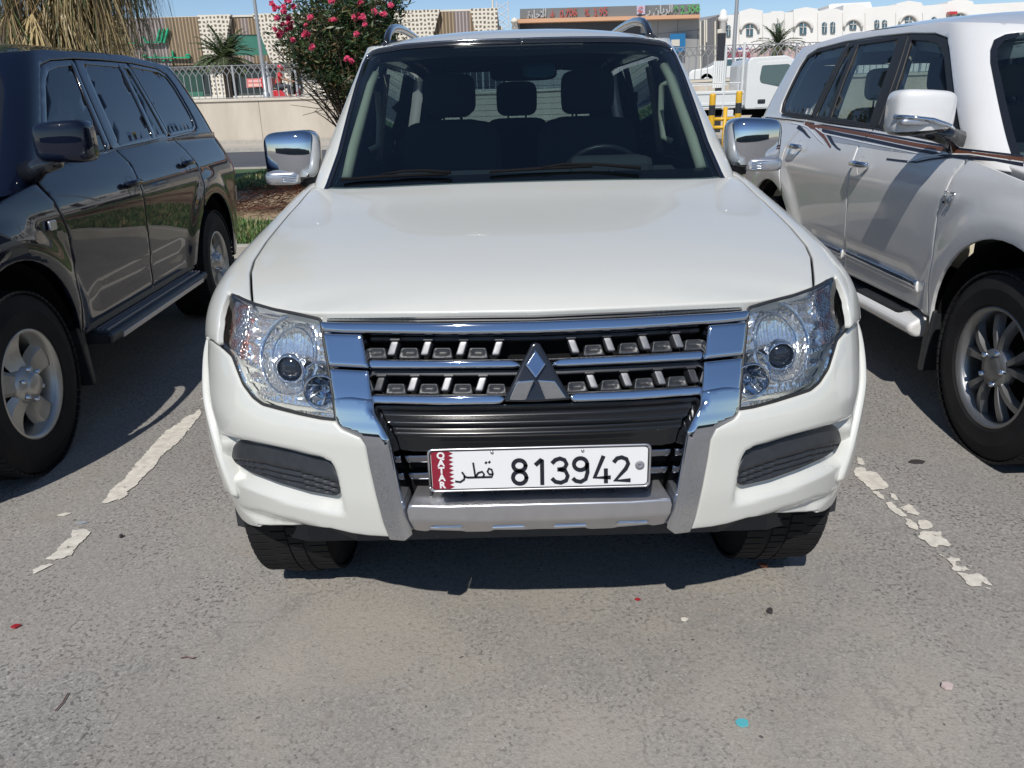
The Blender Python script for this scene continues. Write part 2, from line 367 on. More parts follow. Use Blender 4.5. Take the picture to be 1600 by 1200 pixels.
def bowl(a, b):
    P = np.stack([-np.abs(a), b], -1); o = np.full(len(P), -.045); d = sdf(P, HLs)
    d1 = dm(P, main, .092); o = np.where(d1 < 1, -.040-.042*np.sqrt(np.clip(1-d1*d1, 0, 1)), o)
    d3 = dm(P, main, .062); rib = .0035*np.sin(P[:, 0]*520)*(d1 < .95)*(P[:, 1] > proj[1]+.02); o += rib
    d2 = dm(P, high, .050); o = np.where(d2 < 1, -.030-.05*np.sqrt(np.clip(1-d2*d2, 0, 1)), o)
    o = np.where((d1 > 1) & (d1 < 1.12), -.034, o); o = np.where((d2 > 1) & (d2 < 1.12), -.018, o)
    dt = sdf(P, TURN); o = np.where(dt > 0, -.022, o)
    # stepped chrome shelves below the bowl
    o = np.where((d1 > .985) & (d1 < 1.10), -.030, o)
    st = (d1 > 1.12) & (d2 > 1.12) & (dt <= 0); o = np.where(st, -.040+.010*np.floor((P[:, 1]-.78)/.018) % .02-.0*d, o)
    return o
for sg, nm in ((-1, 0), (1, 1)):
    hp = [(x*(-sg), z) for x, z in HLs] if sg > 0 else HLs
    root = panel('headlight', BD, hp, M['facet'], PJ, 0, .0055, off=bowl, lip=0, flip=1)
    root['label'] = 'clear headlight on the passenger side' if sg > 0 else 'clear headlight on the side of the black car'
    if sg > 0: root['label'] = 'clear headlight on the side of the striped white car'
    f = lambda c: [(-sg)*c[0], c[1]] if sg > 0 else c
    panel('lens', BD, hp, M['clear'], root, .005, .02, lip=.012, flip=1, base=-.001)
    rim = np.array(HLs); cen = rim.mean(0)
    # black gasket round the lens
    T = rounded(rim, .002); Q = BD(T[:, 0]*(-sg if sg > 0 else 1), T[:, 1]); N = normals(BD, np.stack([T[:, 0]*(-sg if sg > 0 else 1), T[:, 1]], -1))
    MB().tube([tuple(p) for p in (Q-N*.006)]+[tuple(Q[0]-N[0]*.006)], .0042, 6).build('gasket', M['rubber'], root, True)
    tp = [(x*(-1 if sg > 0 else 1), z) for x, z in TURN]
    panel('turn_signal', BD, tp, M['turn'], root, .003, .006, lip=.01, flip=1, base=-.018)
    for cc_, rr_, hh_, w_ in ((main, .092, .034, .0035), (main, .070, .052, .002), (high, .050, .018, .003)):
        q_ = np.array([(cc_[0]+rr_*math.cos(t), cc_[1]+rr_*math.sin(t)) for t in np.linspace(0, 2*math.pi, 61)]); ok_ = inpoly(q_, HLs); q2 = q_*[(-1 if sg > 0 else 1), 1]; P_ = BD(q2[:, 0], q2[:, 1])-normals(BD, q2)*hh_
        run = []
        for i_ in list(range(61))+[None]:
            if i_ is not None and ok_[i_]: run.append(tuple(P_[i_]))
            else:
                if len(run) > 3: MB().tube(run, w_, 6).build('bezel_ring', M['chrome'], root, True)
                run = []
    # projector: chrome ring and dark glass ball
    for nmz, cc, rr, kind in (('projector', proj, .030, 0), ('high_beam', high, .046, 1)):
        s0 = np.array([cc[0]*(-1 if sg > 0 else 1)]); z0 = np.array([cc[1]]); P0 = BD(s0, z0)[0]; n0 = normals(BD, np.array([[s0[0], z0[0]]]))[0]
        fwd = Vector((0.25*n0[0], -1, .0)).normalized(); mtx = fwd.to_track_quat('Z', 'Y').to_matrix().to_4x4(); base = Vector(P0)-Vector(n0)*(.060 if kind == 0 else .055)
        mtx.translation = base
        m1 = MB()
        if kind == 0:
            m1.lathe([(.0, rr*1.32), (.018, rr*1.30), (.026, rr*1.2), (.022, rr*1.05), (.0, rr*1.0)], axis='z', n=40); m1.v = [tuple(mtx @ Vector(p)) for p in m1.v]
            pr = m1.build('projector_ring', M['chrome'], root, True)
            m2 = MB().lathe([(.0, rr*1.02)]+[(.004+.020*math.sin(t), rr*1.02*math.cos(t)) for t in np.linspace(.05, math.pi/2, 9)], axis='z', n=40); m2.v = [tuple(mtx @ Vector(p)) for p in m2.v]
            m2.build('projector_lens', M['gloss'], root, True)
        else:
            m1.lathe([(.035, rr), (.048, rr*1.0), (.050, rr*.95), (.040, rr*.90), (.018, rr*.70), (.002, rr*.3), (-.004, rr*.28), (-.004, .001)], axis='z', n=48); m1.v = [tuple(mtx @ Vector(p)) for p in m1.v]
            m1.build('high_beam_bowl', M['chrome'], root, True)
            m2 = MB().lathe([(-.0, .012), (.016, .012), (.024, .009), (.028, .001)], axis='z', n=20); m2.v = [tuple(mtx @ Vector(p)) for p in m2.v]; m2.build('bulb', M['chrome'], root, True)
            m3 = MB()
            for k in range(7):
                a = k*2*math.pi/7; m3.tube([mtx @ Vector((math.cos(a)*rr*.35, math.sin(a)*rr*.35, .006)), mtx @ Vector((math.cos(a)*rr*.85, math.sin(a)*rr*.85, .034))], .003, 5)
            m3.build('reflector_ribs', M['facet'], root, True)
# ---- grille
Bf = lambda px: fp(zg(px), (-.3, .8))
def symx(px): return px                                  # outlines traced on the photo-left half, mirrored about the car centre
gl = lambda px, c, m=3: zg(px)
# centre-line points on the pixel side: x px of car centre at each row, used to close half outlines
def half(pxpts, g=(-.4, .8)):
    q = fp(resample(np.array(pxpts), 8, False), g); q[:, 0] = np.minimum(q[:, 0], 0); return q
def full(pxpts, g=(-.4, .8)):                           # half outline given from top centre, out, to bottom centre -> symmetric closed loop
    q = fp(resample(np.array(pxpts, float), 8, False), g); q[0, 0] = 0; q[-1, 0] = 0; r = q[1:-1][::-1]*[-1, 1]; return np.vstack([q, r])
zc = 2.66667
def text_mesh(name, s, size, m, parent, loc, rot=(math.pi/2, 0, 0), ext=.001, bold=0, align='CENTER', sx=1):
    cu = bpy.data.curves.new(name, 'FONT'); cu.body = s; cu.size = size; cu.extrude = ext; cu.offset = bold; cu.align_x = align; cu.align_y = 'CENTER'; cu.resolution_u = 3
    t = bpy.data.objects.new('tmp', cu); C.objects.link(t); dg = bpy.context.evaluated_depsgraph_get(); me = bpy.data.meshes.new_from_object(t.evaluated_get(dg)); bpy.data.objects.remove(t)
    me.name = name; o = link(name, me, m, parent, False); o.location = loc; o.rotation_euler = rot; o.scale = (sx, 1, 1); return o
def arc(cx, cy, rx, ry, a0=0, a1=360, n=18): return [(cx+rx*math.cos(R(a0+(a1-a0)*k/n)), cy+ry*math.sin(R(a0+(a1-a0)*k/n))) for k in range(n+1)]
def strokes(name, lines, mp, wd, th, m, parent):      # flat pen strokes of width wd standing th proud of the plane mp(x,y,h)
    b = MB()
    for L in lines:
        L = [np.array(p, float) for p in L]; n = len(L)
        lo, hi = [], []
        for i in range(n):
            t = L[min(i+1, n-1)]-L[max(i-1, 0)]; t /= (np.hypot(*t)+1e-9); nn = np.array([-t[1], t[0]])*wd/2
            e = -t*wd*.3 if i == 0 else (t*wd*.3 if i == n-1 else 0); lo.append(L[i]-nn+e); hi.append(L[i]+nn+e)
        vs = [mp(*p, 0) for p in lo]+[mp(*p, 0) for p in hi]+[mp(*p, th) for p in lo]+[mp(*p, th) for p in hi]
        fs = []
        for i in range(n-1): fs += [(2*n+i, 2*n+i+1, 3*n+i+1, 3*n+i), (i, i+1, 2*n+i+1, 2*n+i), (n+i+1, n+i, 3*n+i, 3*n+i+1)]
        fs += [(0, 2*n, 3*n, n), (n-1, 2*n-1, 4*n-1, 3*n-1)]; b.add(vs, fs)
    return b.build(name, m, parent)
GR = panel('grille', BD, full([(838, 480), (640, 482), (488, 486), (500, 520), (525, 632), (588, 640), (612, 684), (620, 716), (630, 780), (645, 842), (700, 842), (842, 842)]), M['dark'], PJ, 0, .05, lip=0, base=-.085)
panel('bonnet_seal', BD, full([(837, 485), (640, 487), (560, 488), (487, 491), (499, 499), (505, 501), (640, 502), (837, 500)]), M['dark'], PJ, .003, .02, base=-.03, lip=.03)
for k_ in (0, 1): panel('bonnet_seal', BD, full([(837, 491+k_*5), (640, 493+k_*5), (505, 494+k_*4), (506, 496+k_*4), (640, 496+k_*5), (837, 494+k_*5)]), M['plastic'], PJ, .001, .02, base=-.015, lip=.02)
panel('top_bar', BD, full([(835, 502.5), (700, 505), (540, 504.5), (501.5, 503), (503, 511), (506, 518.5), (540, 520.5), (700, 523), (835, 521.5)]), M['chrome'], GR, .007, .01, base=.010, lip=.04)
panel('corner_block', BD, fpoly(z6([(822, 482), (1062, 488), (1078, 560), (1090, 640), (1104, 703), (857, 690), (838, 590)]), (-.5, .9), 3), M['chrome'], GR, .008, .008, base=.006, lip=.05, mir=True)
panel('corner_block', BD, fpoly(z6([(861, 702), (1105, 716), (1118, 830), (1131, 938), (893, 922), (874, 810)]), (-.5, .8), 3), M['chrome'], GR, .008, .008, base=.006, lip=.05, mir=True)
for L in ([(97, 270), (360, 274), (690, 272), (722, 283), (735, 300), (700, 304), (360, 307), (100, 307), (92, 290)], [(107, 418), (400, 422), (640, 418), (668, 432), (650, 454), (620, 457), (400, 460), (112, 454), (104, 436)]):
    panel('chrome_bar', BD, fpoly(zg(L), (-.3, .8), 4), M['chrome'], GR, .005, .009, base=-.004, lip=.05, mir=True)
sl_, tr_ = [], []
for row, (xs, y0, y1, mats) in enumerate((((185, 327, 478, 630), 190, 248, 0), ((122+6, 270, 414, 560), 340, 398, 0))):
    for i, x in enumerate(xs):
        h = [(x-6, y0), (x+26, y0), (x+8, y1), (x-24, y1)]
        panel('grille_slat', BD, fpoly(zg(h), (-.3, .85), 3), M['slat'] if not (row == 1 and i == 0) else M['plastic'], GR, .0025, .006, base=-.020, lip=.03, mir=True)
        panel('slat_cap', BD, fpoly(zg([(x-10, y0-12), (x+34, y0-12), (x+30, y0-2), (x-12, y0-2)]), (-.3, .85), 3), M['plastic'], GR, .001, .008, base=-.018, lip=.03, mir=True)
    for i, x in enumerate([q+72 for q in xs]+([xs[0]-68] if row == 0 else [])):
        if row == 0 and i == 3: continue
        if row == 1 and i == 3: x -= 2
        t = [(x-38, y0+25), (x+32, y0+25), (x+42, y1+14), (x-50, y1+14)]
        q = fpoly(zg(t), (-.3, .85), 3); hole = fpoly(zg([(x-30, y0+38), (x+24, y0+38), (x+28, y1-4), (x-36, y1-4)]), (-.3, .85), 3)
        panel('grille_tray', BD, q, M['plastic'], GR, .003, .006, base=-.026, lip=.03, mir=True, off=lambda a, b, hole=hole: -.012*np.clip(sdf(np.stack([-np.abs(a), b], -1), hole)/.002, 0, 1))
for y0, y1 in ((166, 182), (262, 270), (307, 330), (408, 418)):
    panel('grille_rail', BD, full(zg([(786, y0), (400, y0+3), (80, y0+1), (84, y1+1), (400, y1+3), (786, y1)])), M['plastic'], GR, .002, .02, base=-.03, lip=.03)
# emblem: three diamonds on a dark plinth with a chrome edge
pl = full(zg([(790, 198), (774, 206), (738, 275), (706, 345), (662, 432), (662, 446), (790, 448)]))
EM = panel('emblem', BD, pl, M['gloss'], PJ, .006, .008, base=.004, lip=.06)
pe = full(zg([(790, 451), (700, 454), (652, 453), (646, 436), (664, 405), (671, 409), (657, 436), (664, 444), (700, 445), (790, 441)])[::-1]) if 0 else None
for h, tl in (([(790, 231), (834, 293), (792, 355), (748, 296)], -.1), ([(786, 361), (714, 367), (681, 441), (752, 441)], .55), ([(798, 361), (870, 365), (920, 433), (832, 438)], .55)):
    q_ = fpoly(zg(h), (-.05, .85), 2); zc_ = q_[:, 1].mean(); panel('emblem_diamond', BD, q_, M['chrome'], EM, .0035, .004, base=.016, lip=.016, off=lambda a, b, zc_=zc_, tl=tl: tl*(b-zc_))
# lower dark louvres
lv = [float(fp([(700, y)], (-.2, .7))[0, 1]) for y in (632, 640, 645, 664, 670, 682, 688, 716)]
def louv(a, b):
    o = np.interp(-b, [-q for q in lv], [-.022, -.022, -.045, -.028, -.050, -.032, -.040, -.048]); return o
panel('lower_grille', BD, full([(838, 630), (700, 634), (584, 633), (588, 645), (600, 662), (611, 684), (617, 716), (640, 719), (842, 714)]), M['satin'], PJ, .002, .007, off=louv, lip=.03)
LG = panel('grille_bar', BD, full([(842, 724), (640, 727), (622, 727), (626, 739), (640, 739), (842, 737)]), M['dchrome'], PJ, .004, .01, base=-.055, lip=.03)
panel('grille_bar', BD, full([(842, 750), (640, 755), (628, 755), (632, 766), (640, 766), (842, 763)]), M['dchrome'], PJ, .004, .01, base=-.055, lip=.03)
for x in (480, 610, 740, 870, 1000, 1130, 1262, 348):
    P = BD(*[np.array([v]) for v in fp(zg([(x, 850)]), (0, .5))[0]])[0]; MB().box((P[0], P[1]+.05, P[2]), (.005, .03, .075)).build('grille_divider', M['plastic'], PJ)
# guard: chrome legs each side of the lower grille
FG = zb([(892, 50), (905, 92), (930, 118), (1050, 166), (1090, 222), (1110, 335), (1152, 522), (1200, 702), (1240, 800), (1340, 799), (1380, 784), (1345, 660), (1312, 530), (1275, 345), (1240, 180), (1200, 100), (1150, 20), (1130, -62), (1005, -78), (888, -78)])
FGs = fpoly(FG, (-.45, .7), 2.5); CR = fp(zb([(1100, -60), (1110, 0), (1182, 90), (1212, 180), (1250, 400), (1300, 640), (1340, 795)]), (-.4, .6))
def fgo(a, b):
    xs = np.interp(b, CR[::-1, 1], CR[::-1, 0]); d = -np.abs(a)-xs; return np.where(d > 0, -.85*d, -.12*np.abs(d))
panel('bumper_guard', BD, FGs, M['chrome'], PJ, .006, .007, off=fgo, base=.016, lip=.06, mir=True)
def sko(a, b):
    P = np.stack([a, b], -1); o = -.9*np.clip(skz-b, 0, 1)*.55; 
    for q in SL: d = sdf(P, q); o = o-.012*np.clip(d/.006, 0, 1)
    return o
skz = float(fp(zg([(800, 928)]), (0, .45))[0, 1])
SL = [fp(zg([(x-62, 962+dy), (x+62, 958+dy), (x+74, 975+dy), (x-74, 979+dy)]), (0, .45)) for x, dy in ((420, 3), (680, 0), (937, -5), (1197, -18))]
panel('skid_plate', BD, full([(842, 783), (700, 787), (640, 786), (637, 796), (645, 834), (664, 838), (672, 834), (720, 836), (728, 838.5), (765, 838), (773, 833), (818, 833.5), (842, 832)]), M['silver'], PJ, .006, .008, off=sko, base=.012, lip=.12)
for q in SL:
    zb_ = q[:, 1].min(); panel('skid_slot', BD, q, M['silver'], PJ, .001, .005, off=lambda a, b, zb_=zb_: -(b-zb_)*1.1-.9*np.clip(skz-b, 0, 1)*.55, base=.013, lip=.02)
# ---- number plate
NP = MB(); pc = [at(*q, -.028) for q in ((669.5, 702), (1013, 692), (1013.4, 757), (675.6, 768))]
pcx = sum(p[0] for p in pc)/4; pcz = sum(p[2] for p in pc)/4; pw, ph = .512, .106
px_ = lambda x, z, h: (pcx+x, -.028-h, pcz+z)
rr = rounded([(-pw/2, -ph/2), (pw/2, -ph/2), (pw/2, ph/2), (-pw/2, ph/2)], .012, 5)
plate = MB().prism([tuple(p) for p in rr], lambda a, b: px_(a, b, 0), lambda a, b: px_(a, b, .004)).build('number_plate', M['plate'], PJ)
MB().tube([px_(a, b, .005) for a, b in rr]+[px_(*rr[0], .005)], .0028, 6).build('plate_rim', M['silver'], plate, True)
MB().tube([px_(a*.985, b*.93, .0045) for a, b in rr]+[px_(rr[0][0]*.985, rr[0][1]*.93, .0045)], .0012, 6).build('plate_border', M['ink'], plate, True)
lx = -pw/2+.006; zt = ph/2-.005; red = [(lx, -zt), (lx, zt)]
for k in range(9): red += [(lx+.040, zt-k*2*zt/9), (lx+.051, zt-(k+.5)*2*zt/9)]
red += [(lx+.040, -zt)]
MB().prism(red, lambda a, b: px_(a, b, .003), lambda a, b: px_(a, b, .0048)).build('maroon_band', M['maroon'], plate)
for k, ch in enumerate('QATAR'):
    text_mesh('plate_letter', ch, .0225, M['plate'], plate, px_(lx+.0225, .0375-k*.0188, .0052), ext=.0004, bold=.0009)
def pm(x, y, h):                                        # crop reading -> plate plane
    u = (x-94)/(1528-94)-.5; v = (212-(x-80)*.027-y+6)/281+.0; return px_(u*pw, v*ph*1.0, .0042+h)
DG = [[arc(681, 180, 40, 36)], [arc(681, 262, 44, 42)], [[(790, 172), (824, 140), (828, 143), (828, 304)]],
      [[(898, 160), (915, 142), (945, 132), (975, 143), (988, 170), (975, 197), (945, 206), (935, 206)]], [[(945, 207), (980, 216), (995, 250), (984, 282), (950, 297), (915, 291), (897, 273)]],
      [arc(1078, 170, 43, 40)], [[(1121, 172), (1124, 225), (1112, 272), (1080, 291), (1048, 285), (1034, 272)]],
      [[(1224, 122), (1170, 262), (1268, 260)], [(1243, 208), (1245, 292)]], [[(1298, 152), (1315, 131), (1345, 124), (1376, 136), (1388, 166), (1372, 202), (1305, 282), (1398, 280)]]]
names = [[0, 1], [2], [3, 4], [5, 6], [7], [8]]
for g in names: strokes('plate_digit', [L for k in g for L in DG[k]], pm, 26, .0015, M['ink'], plate)
strokes('arabic_letters', [[(308, 228), (322, 250), (318, 275), (292, 293), (262, 289)], [(318, 254), (340, 262), (500, 258), (507, 235), (500, 208), (482, 200), (472, 222), (484, 240), (503, 240)],
                           [(382, 165), (392, 255)], [(392, 258), (412, 230), (438, 222), (450, 240), (442, 257)], [(462, 164), (468, 158)], [(484, 160), (490, 154)]], pm, 12, .0015, M['ink'], plate)
MB().lathe([(0, .0001), (-.0012, .0001), (-.0012, .0105), (0, .011)], px_(pw*.455, .001, .005), 'y', 24).build('plate_seal', mat('seal_grey', (.2, .2, .22), .5), plate, True)
for x in (506, 1092):
    MB().lathe([(0, .0001), (-.002, .0001), (-.002, .0035), (0, .004)], tuple(np.array(pm(x, 90-(x-506)*.02, .001))), 'y', 14).build('plate_screw', M['silver'], plate, True)
# ---- bonnet and wings
hc = curve([(.05, .950), (.11, .968), (.14, .985), (.20, 1.012), (.30, 1.040), (.5, 1.078), (.95, 1.148), (1.2, 1.196), (1.5, 1.235)])
hs = curve([(.1, .93), (.25, .955), (.3, .974), (.4, 1.0), (.5, 1.023), (.8, 1.081), (.95, 1.106), (1.3, 1.176), (1.5, 1.205)])
xsf = curve([(.0, .60), (.30, .727), (.40, .762), (.5, .785), (.8, .813), (.95, .815), (1.3, .791), (1.6, .78)])
def HD(x, y):
    x = np.asarray(x, float)+0*np.asarray(y); y = np.asarray(y, float)+0*x; a, b = hc(y), hs(y)
    return np.stack([x, y, a+(b-a)*np.clip(np.abs(x)/xsf(y), 0, 1.2)**2.6], -1)
zh = lambda p: zr(320, 240, 3.0769, p)
def hf(px): return solve(HD, px, (-.5, .6))
hq = hf(resample(np.array([(835, 486.5), (700, 488), (560, 488.5), (485, 488.5), (455, 485.5), (425, 479.5), (395, 471.5), (393.5, 450), (392.5, 425), (398, 406), (417.5, 376), (437, 352), (452, 334), (467, 318), (480, 302)]), 8, False))
ye = float(hq[-1, 1]); print('hood rear reach', hq[-1], hq[0])
hq = np.vstack([hq, [(-.792, max(ye+.03, 1.30)), (-.76, 1.345), (-.62, 1.30), (-.4, 1.245), (-.2, 1.222), (0, 1.215)]]); hq[0, 0] = 0
hood = np.vstack([hq, hq[1:-1][::-1]*[-1, 1]])
panel('bonnet', HD, hood, W, PJ, .006, .03, lip=.03, bstep=.02)
BDx = lambda y: BD.hw(.80)*np.interp((y-BD.yf(.80))/BD.a, BD.y1, BD.x1)
_e = hq[(hq[:, 0] < -.70) & (hq[:, 1] < 1.29)]; _e = _e[np.argsort(_e[:, 1])]; print('edge', _e[[0, -1]]); xs2 = lambda y: np.interp(y, list(_e[:, 1])+[1.45], list(-_e[:, 0]+.0025)+[.79])
def FD(t, y):                                            # wing section, right-hand side (x > 0)
    t = np.asarray(t, float)/.45; y = np.asarray(y, float)+0*t; x0, x1 = xs2(y), BDx(y); z0 = HD(x0, y)[..., 2]-.001
    m = 2/np.interp(y, [.3, .9, 1.35], [2.5, 2.3, 2.0]); q = np.clip(t, -.1, 1)*math.pi/2; ex = (np.clip(t, 1, 2)-1)
    return np.stack([x0+(x1-x0)*np.sign(q)*np.abs(np.sin(q))**m, y, .80+(z0-.80)*np.abs(np.cos(q))**m-ex*.4], -1)
MX = lambda P: P*[-1, 1, 1]
ff = lambda px, g: solve(FD, px, g, MX)
fa = ff(z6([(371, 290), (340, 275), (300, 257), (270, 240), (232, 221), (204, 280), (184, 338), (172, 400), (165, 450), (158, 510), (160, 556), (135, 530), (95, 503)]), (.3, .45))
tt = [(t, y) for t, y in fa]; ys_ = [float(q[1]) for q in fa]; print('wing front', np.round(fa, 2)[[0, 4, 10, 12]])
back_ = [(.0, 1.40), ] + [(0.002, y) for y in (1.2, 1.0, .8, .6, .5, .42, .36)]
fo_ = [(min(float(t), .45), float(y)) for t, y in fa] + [(.45, .52), (.45, 1.0), (.45, 1.46), (.22, 1.46), (.08, 1.42)] + back_
panel('wing', FD, np.array(fo_), W, PJ, .004, .02, lip=.012, mir=True)
WC, WR = (.70, .39), .388
def arch(cy, cz, r, a0, a1, n=22): return [(cy+r*math.cos(R(a0+(a1-a0)*k/n)), cz+r*math.sin(R(a0+(a1-a0)*k/n))) for k in range(n+1)]
sg_ = lambda pts: BD.sy(pts)
panel('wing_lower', BD, sg_([(1.46, .798)]+[(1.0, .798)]+arch(.70, .39, .43, 72, -8, 12)+[(1.46, .33)]), W, PJ, .004, .03, mir=True)
for cy, a0, a1 in ((.70, 172, -10), (3.50, 190, -10)):
    panel('arch_flare', BD, sg_(arch(cy, .39, .475, a0, a1, 30)+arch(cy, .39, .415, a1, a0, 30)), W, PJ, .012, .015, base=.014, mir=True, lip=.05)
panel('front_door', BD, sg_([(1.465, .36), (1.465, 1.19), (2.50, 1.19), (2.52, .9), (2.52, .36)]), W, PJ, .005, .04, mir=True)
panel('rear_door', BD, sg_([(2.53, .36), (2.53, .9), (2.51, 1.19), (3.50, 1.19), (3.44, .90)]+arch(3.50, .39, .43, 98, 180, 12)+[(3.06, .36)]), W, PJ, .005, .04, mir=True)
panel('rear_quarter', BD, sg_([(3.51, 1.19), (3.47, .90), (3.45, .822)]+arch(3.50, .39, .43, 96, -5, 14)+[(4.45, .34), (4.70, .42), (4.70, 1.19)]), W, PJ, .005, .04, mir=True)
for y in (2.35, 3.33):
    for s in (-1, 1): MB().tube([(s*.945, y-.09, 1.02), (s*.975, y-.06, 1.02), (s*.975, y+.06, 1.02), (s*.945, y+.09, 1.02)], .012, 8).build('door_handle', M['chrome'], PJ, True)
def tailfn(D1, D2, zs, nr1, nr2):
    def T_(a, z):
        a = np.asarray(a, float); z = np.asarray(z, float)+0*a; y = 0
        for D, nr, sel in ((D1, nr1, z < zs), (D2, nr2, z >= zs)): h = D.hw(z); y = y+sel*(D.yr(z)-D.ar+D.ar*(1-np.clip(np.abs(a)/h, 0, .999)**nr)**(1/nr))
        return np.stack([-a, y, z], -1)
    return T_
TL = tailfn(BD, CB, 1.14, 3.2, 3.0)
panel('tailgate', TL, [(-.80, .45), (.80, .45), (.70, 1.14), (.60, 1.75), (-.60, 1.75), (-.70, 1.14)], W, PJ, .01, .05, holes=[rounded([(-.60, 1.19), (.60, 1.19), (.55, 1.715), (-.55, 1.715)], .06)])
panel('rear_window', TL, rounded([(-.62, 1.18), (.62, 1.18), (.57, 1.73), (-.57, 1.73)], .06), M['glass'], PJ, 0, .1, base=-.006, lip=0)
dl = MB()
for k in range(10):
    zz = 1.27+k*.042; Q_ = [TL(np.array([a]), np.array([zz]))[0]-[0, .012, 0] for a in np.linspace(-.52, .52, 7)]; dl.tube([tuple(p) for p in Q_], .0013, 4)
dl.build('defroster_lines', M['dark'], PJ)
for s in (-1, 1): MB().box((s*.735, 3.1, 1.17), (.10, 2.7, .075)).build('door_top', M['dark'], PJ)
MB().box((0, 4.52, 1.20), (1.25, .22, .07)).build('dark_cover_box', M['dark'], PJ)  # dark box added inside to hide the bright tailgate lip
sw = MB().lathe([(0, .39), (.07, .41), (.16, .40), (.18, .30), (.18, .001)], (.0, 4.74, .86), 'y', 32).build('spare_wheel_cover', W, PJ, True)
# ---- cabin
zw = lambda p: zr(480, 0, 4, p)
gl_ = zw([(130, 1148), (200, 950), (262, 700), (310, 520), (350, 400), (376, 350), (405, 328), (440, 316), (600, 287), (800, 271), (1000, 261), (1200, 254), (1290, 252)])
cg = solve(CB, resample(np.array(gl_), 8, False), (-.5, 1.5)); cg[-1, 0] = 0; print('glass top/bot', cg[-1], cg[0])
g0 = cg[0]; cg = np.vstack([[(g0[0]-.02, 1.10)], cg, [(0, 1.10)]]); wsc = np.vstack([cg, cg[1:-1][::-1]*[-1, 1]]) if 0 else np.vstack([cg[:-1], (cg[:-1]*[-1, 1])[::-1]])
panel('windscreen', CB, wsc, M['glass'], PJ, 0, .04, base=-.004, lip=0)
L = np.array(cg[:-1]); band = []
edge = L[:]  # from bottom-left up and to the centre top
i_in = edge[:, :]; nrm = np.roll(edge, -1, 0)-np.roll(edge, 1, 0); nrm[0] = edge[1]-edge[0]; nrm[-1] = edge[-1]-edge[-2]; nn = np.stack([nrm[:, 1], -nrm[:, 0]], 1)/np.hypot(*nrm.T)[:, None]
frit = np.vstack([edge, (edge+nn*.018)[::-1]])
frf = np.vstack([frit[:len(edge)], (frit[:len(edge)]*[-1, 1])[::-1][1:], ((edge+nn*.018)*[-1, 1])[1:], (edge+nn*.018)[::-1]])
panel('windscreen_seal', CB, np.vstack([edge-nn*.004, (edge+nn*.010)[::-1]]), M['gloss'], PJ, 0, .02, base=-.001, lip=.004, mir=True)
panel('windscreen_trim', CB, np.vstack([edge-nn*.009, (edge-nn*.005)[::-1]]), M['dchrome'], PJ, 0, .02, base=.0015, lip=.004, mir=True)
dlo = [(1.62, 1.19), (1.72, 1.31), (2.06, 1.60), (2.16, 1.655), (2.30, 1.67), (3.6, 1.68), (4.15, 1.66), (4.24, 1.60), (4.38, 1.26), (4.36, 1.20), (4.3, 1.19)]
ds = CB.sy(dlo); ds = rounded(ds, .03)
oe = (edge-nn*.006)*[-1, 1]; oe = oe[oe[:, 0] > .30]
side = np.vstack([oe[::1], CB.sy([(2.0, 1.715), (3.0, 1.725), (4.5, 1.72), (4.56, 1.5), (4.60, 1.12), (3, 1.12), (1.6, 1.12), (1.40, 1.10)])])
panel('cabin_side', CB, side, W, PJ, .010, .03, holes=[ds], lip=.04, mir=True)
dg = CB.sy
for poly, nm, mt in (([(1.70, 1.20), (1.78, 1.31), (2.10, 1.605), (2.2, 1.65), (2.47, 1.655), (2.45, 1.20)], 'front_side_window', 'glass_side'), ([(2.60, 1.20), (2.60, 1.655), (3.40, 1.66), (3.43, 1.20)], 'rear_side_window', 'glass_rear'), ([(3.52, 1.20), (3.50, 1.66), (4.12, 1.645), (4.2, 1.59), (4.34, 1.25), (4.3, 1.20)], 'quarter_window', 'glass_rear')):
    panel(nm, CB, rounded(dg(poly), .02), M[mt], PJ, 0, .06, base=-.012, lip=0, mir=True)
fr = [(2.47, 1.655), (2.60, 1.655), (2.60, 1.20), (2.45, 1.20)]
panel('door_pillar', CB, dg(fr), M['gloss'], PJ, .003, .05, base=-.008, mir=True)
panel('door_pillar', CB, dg([(3.40, 1.66), (3.50, 1.66), (3.52, 1.20), (3.43, 1.20)]), M['gloss'], PJ, .003, .05, base=-.008, mir=True)
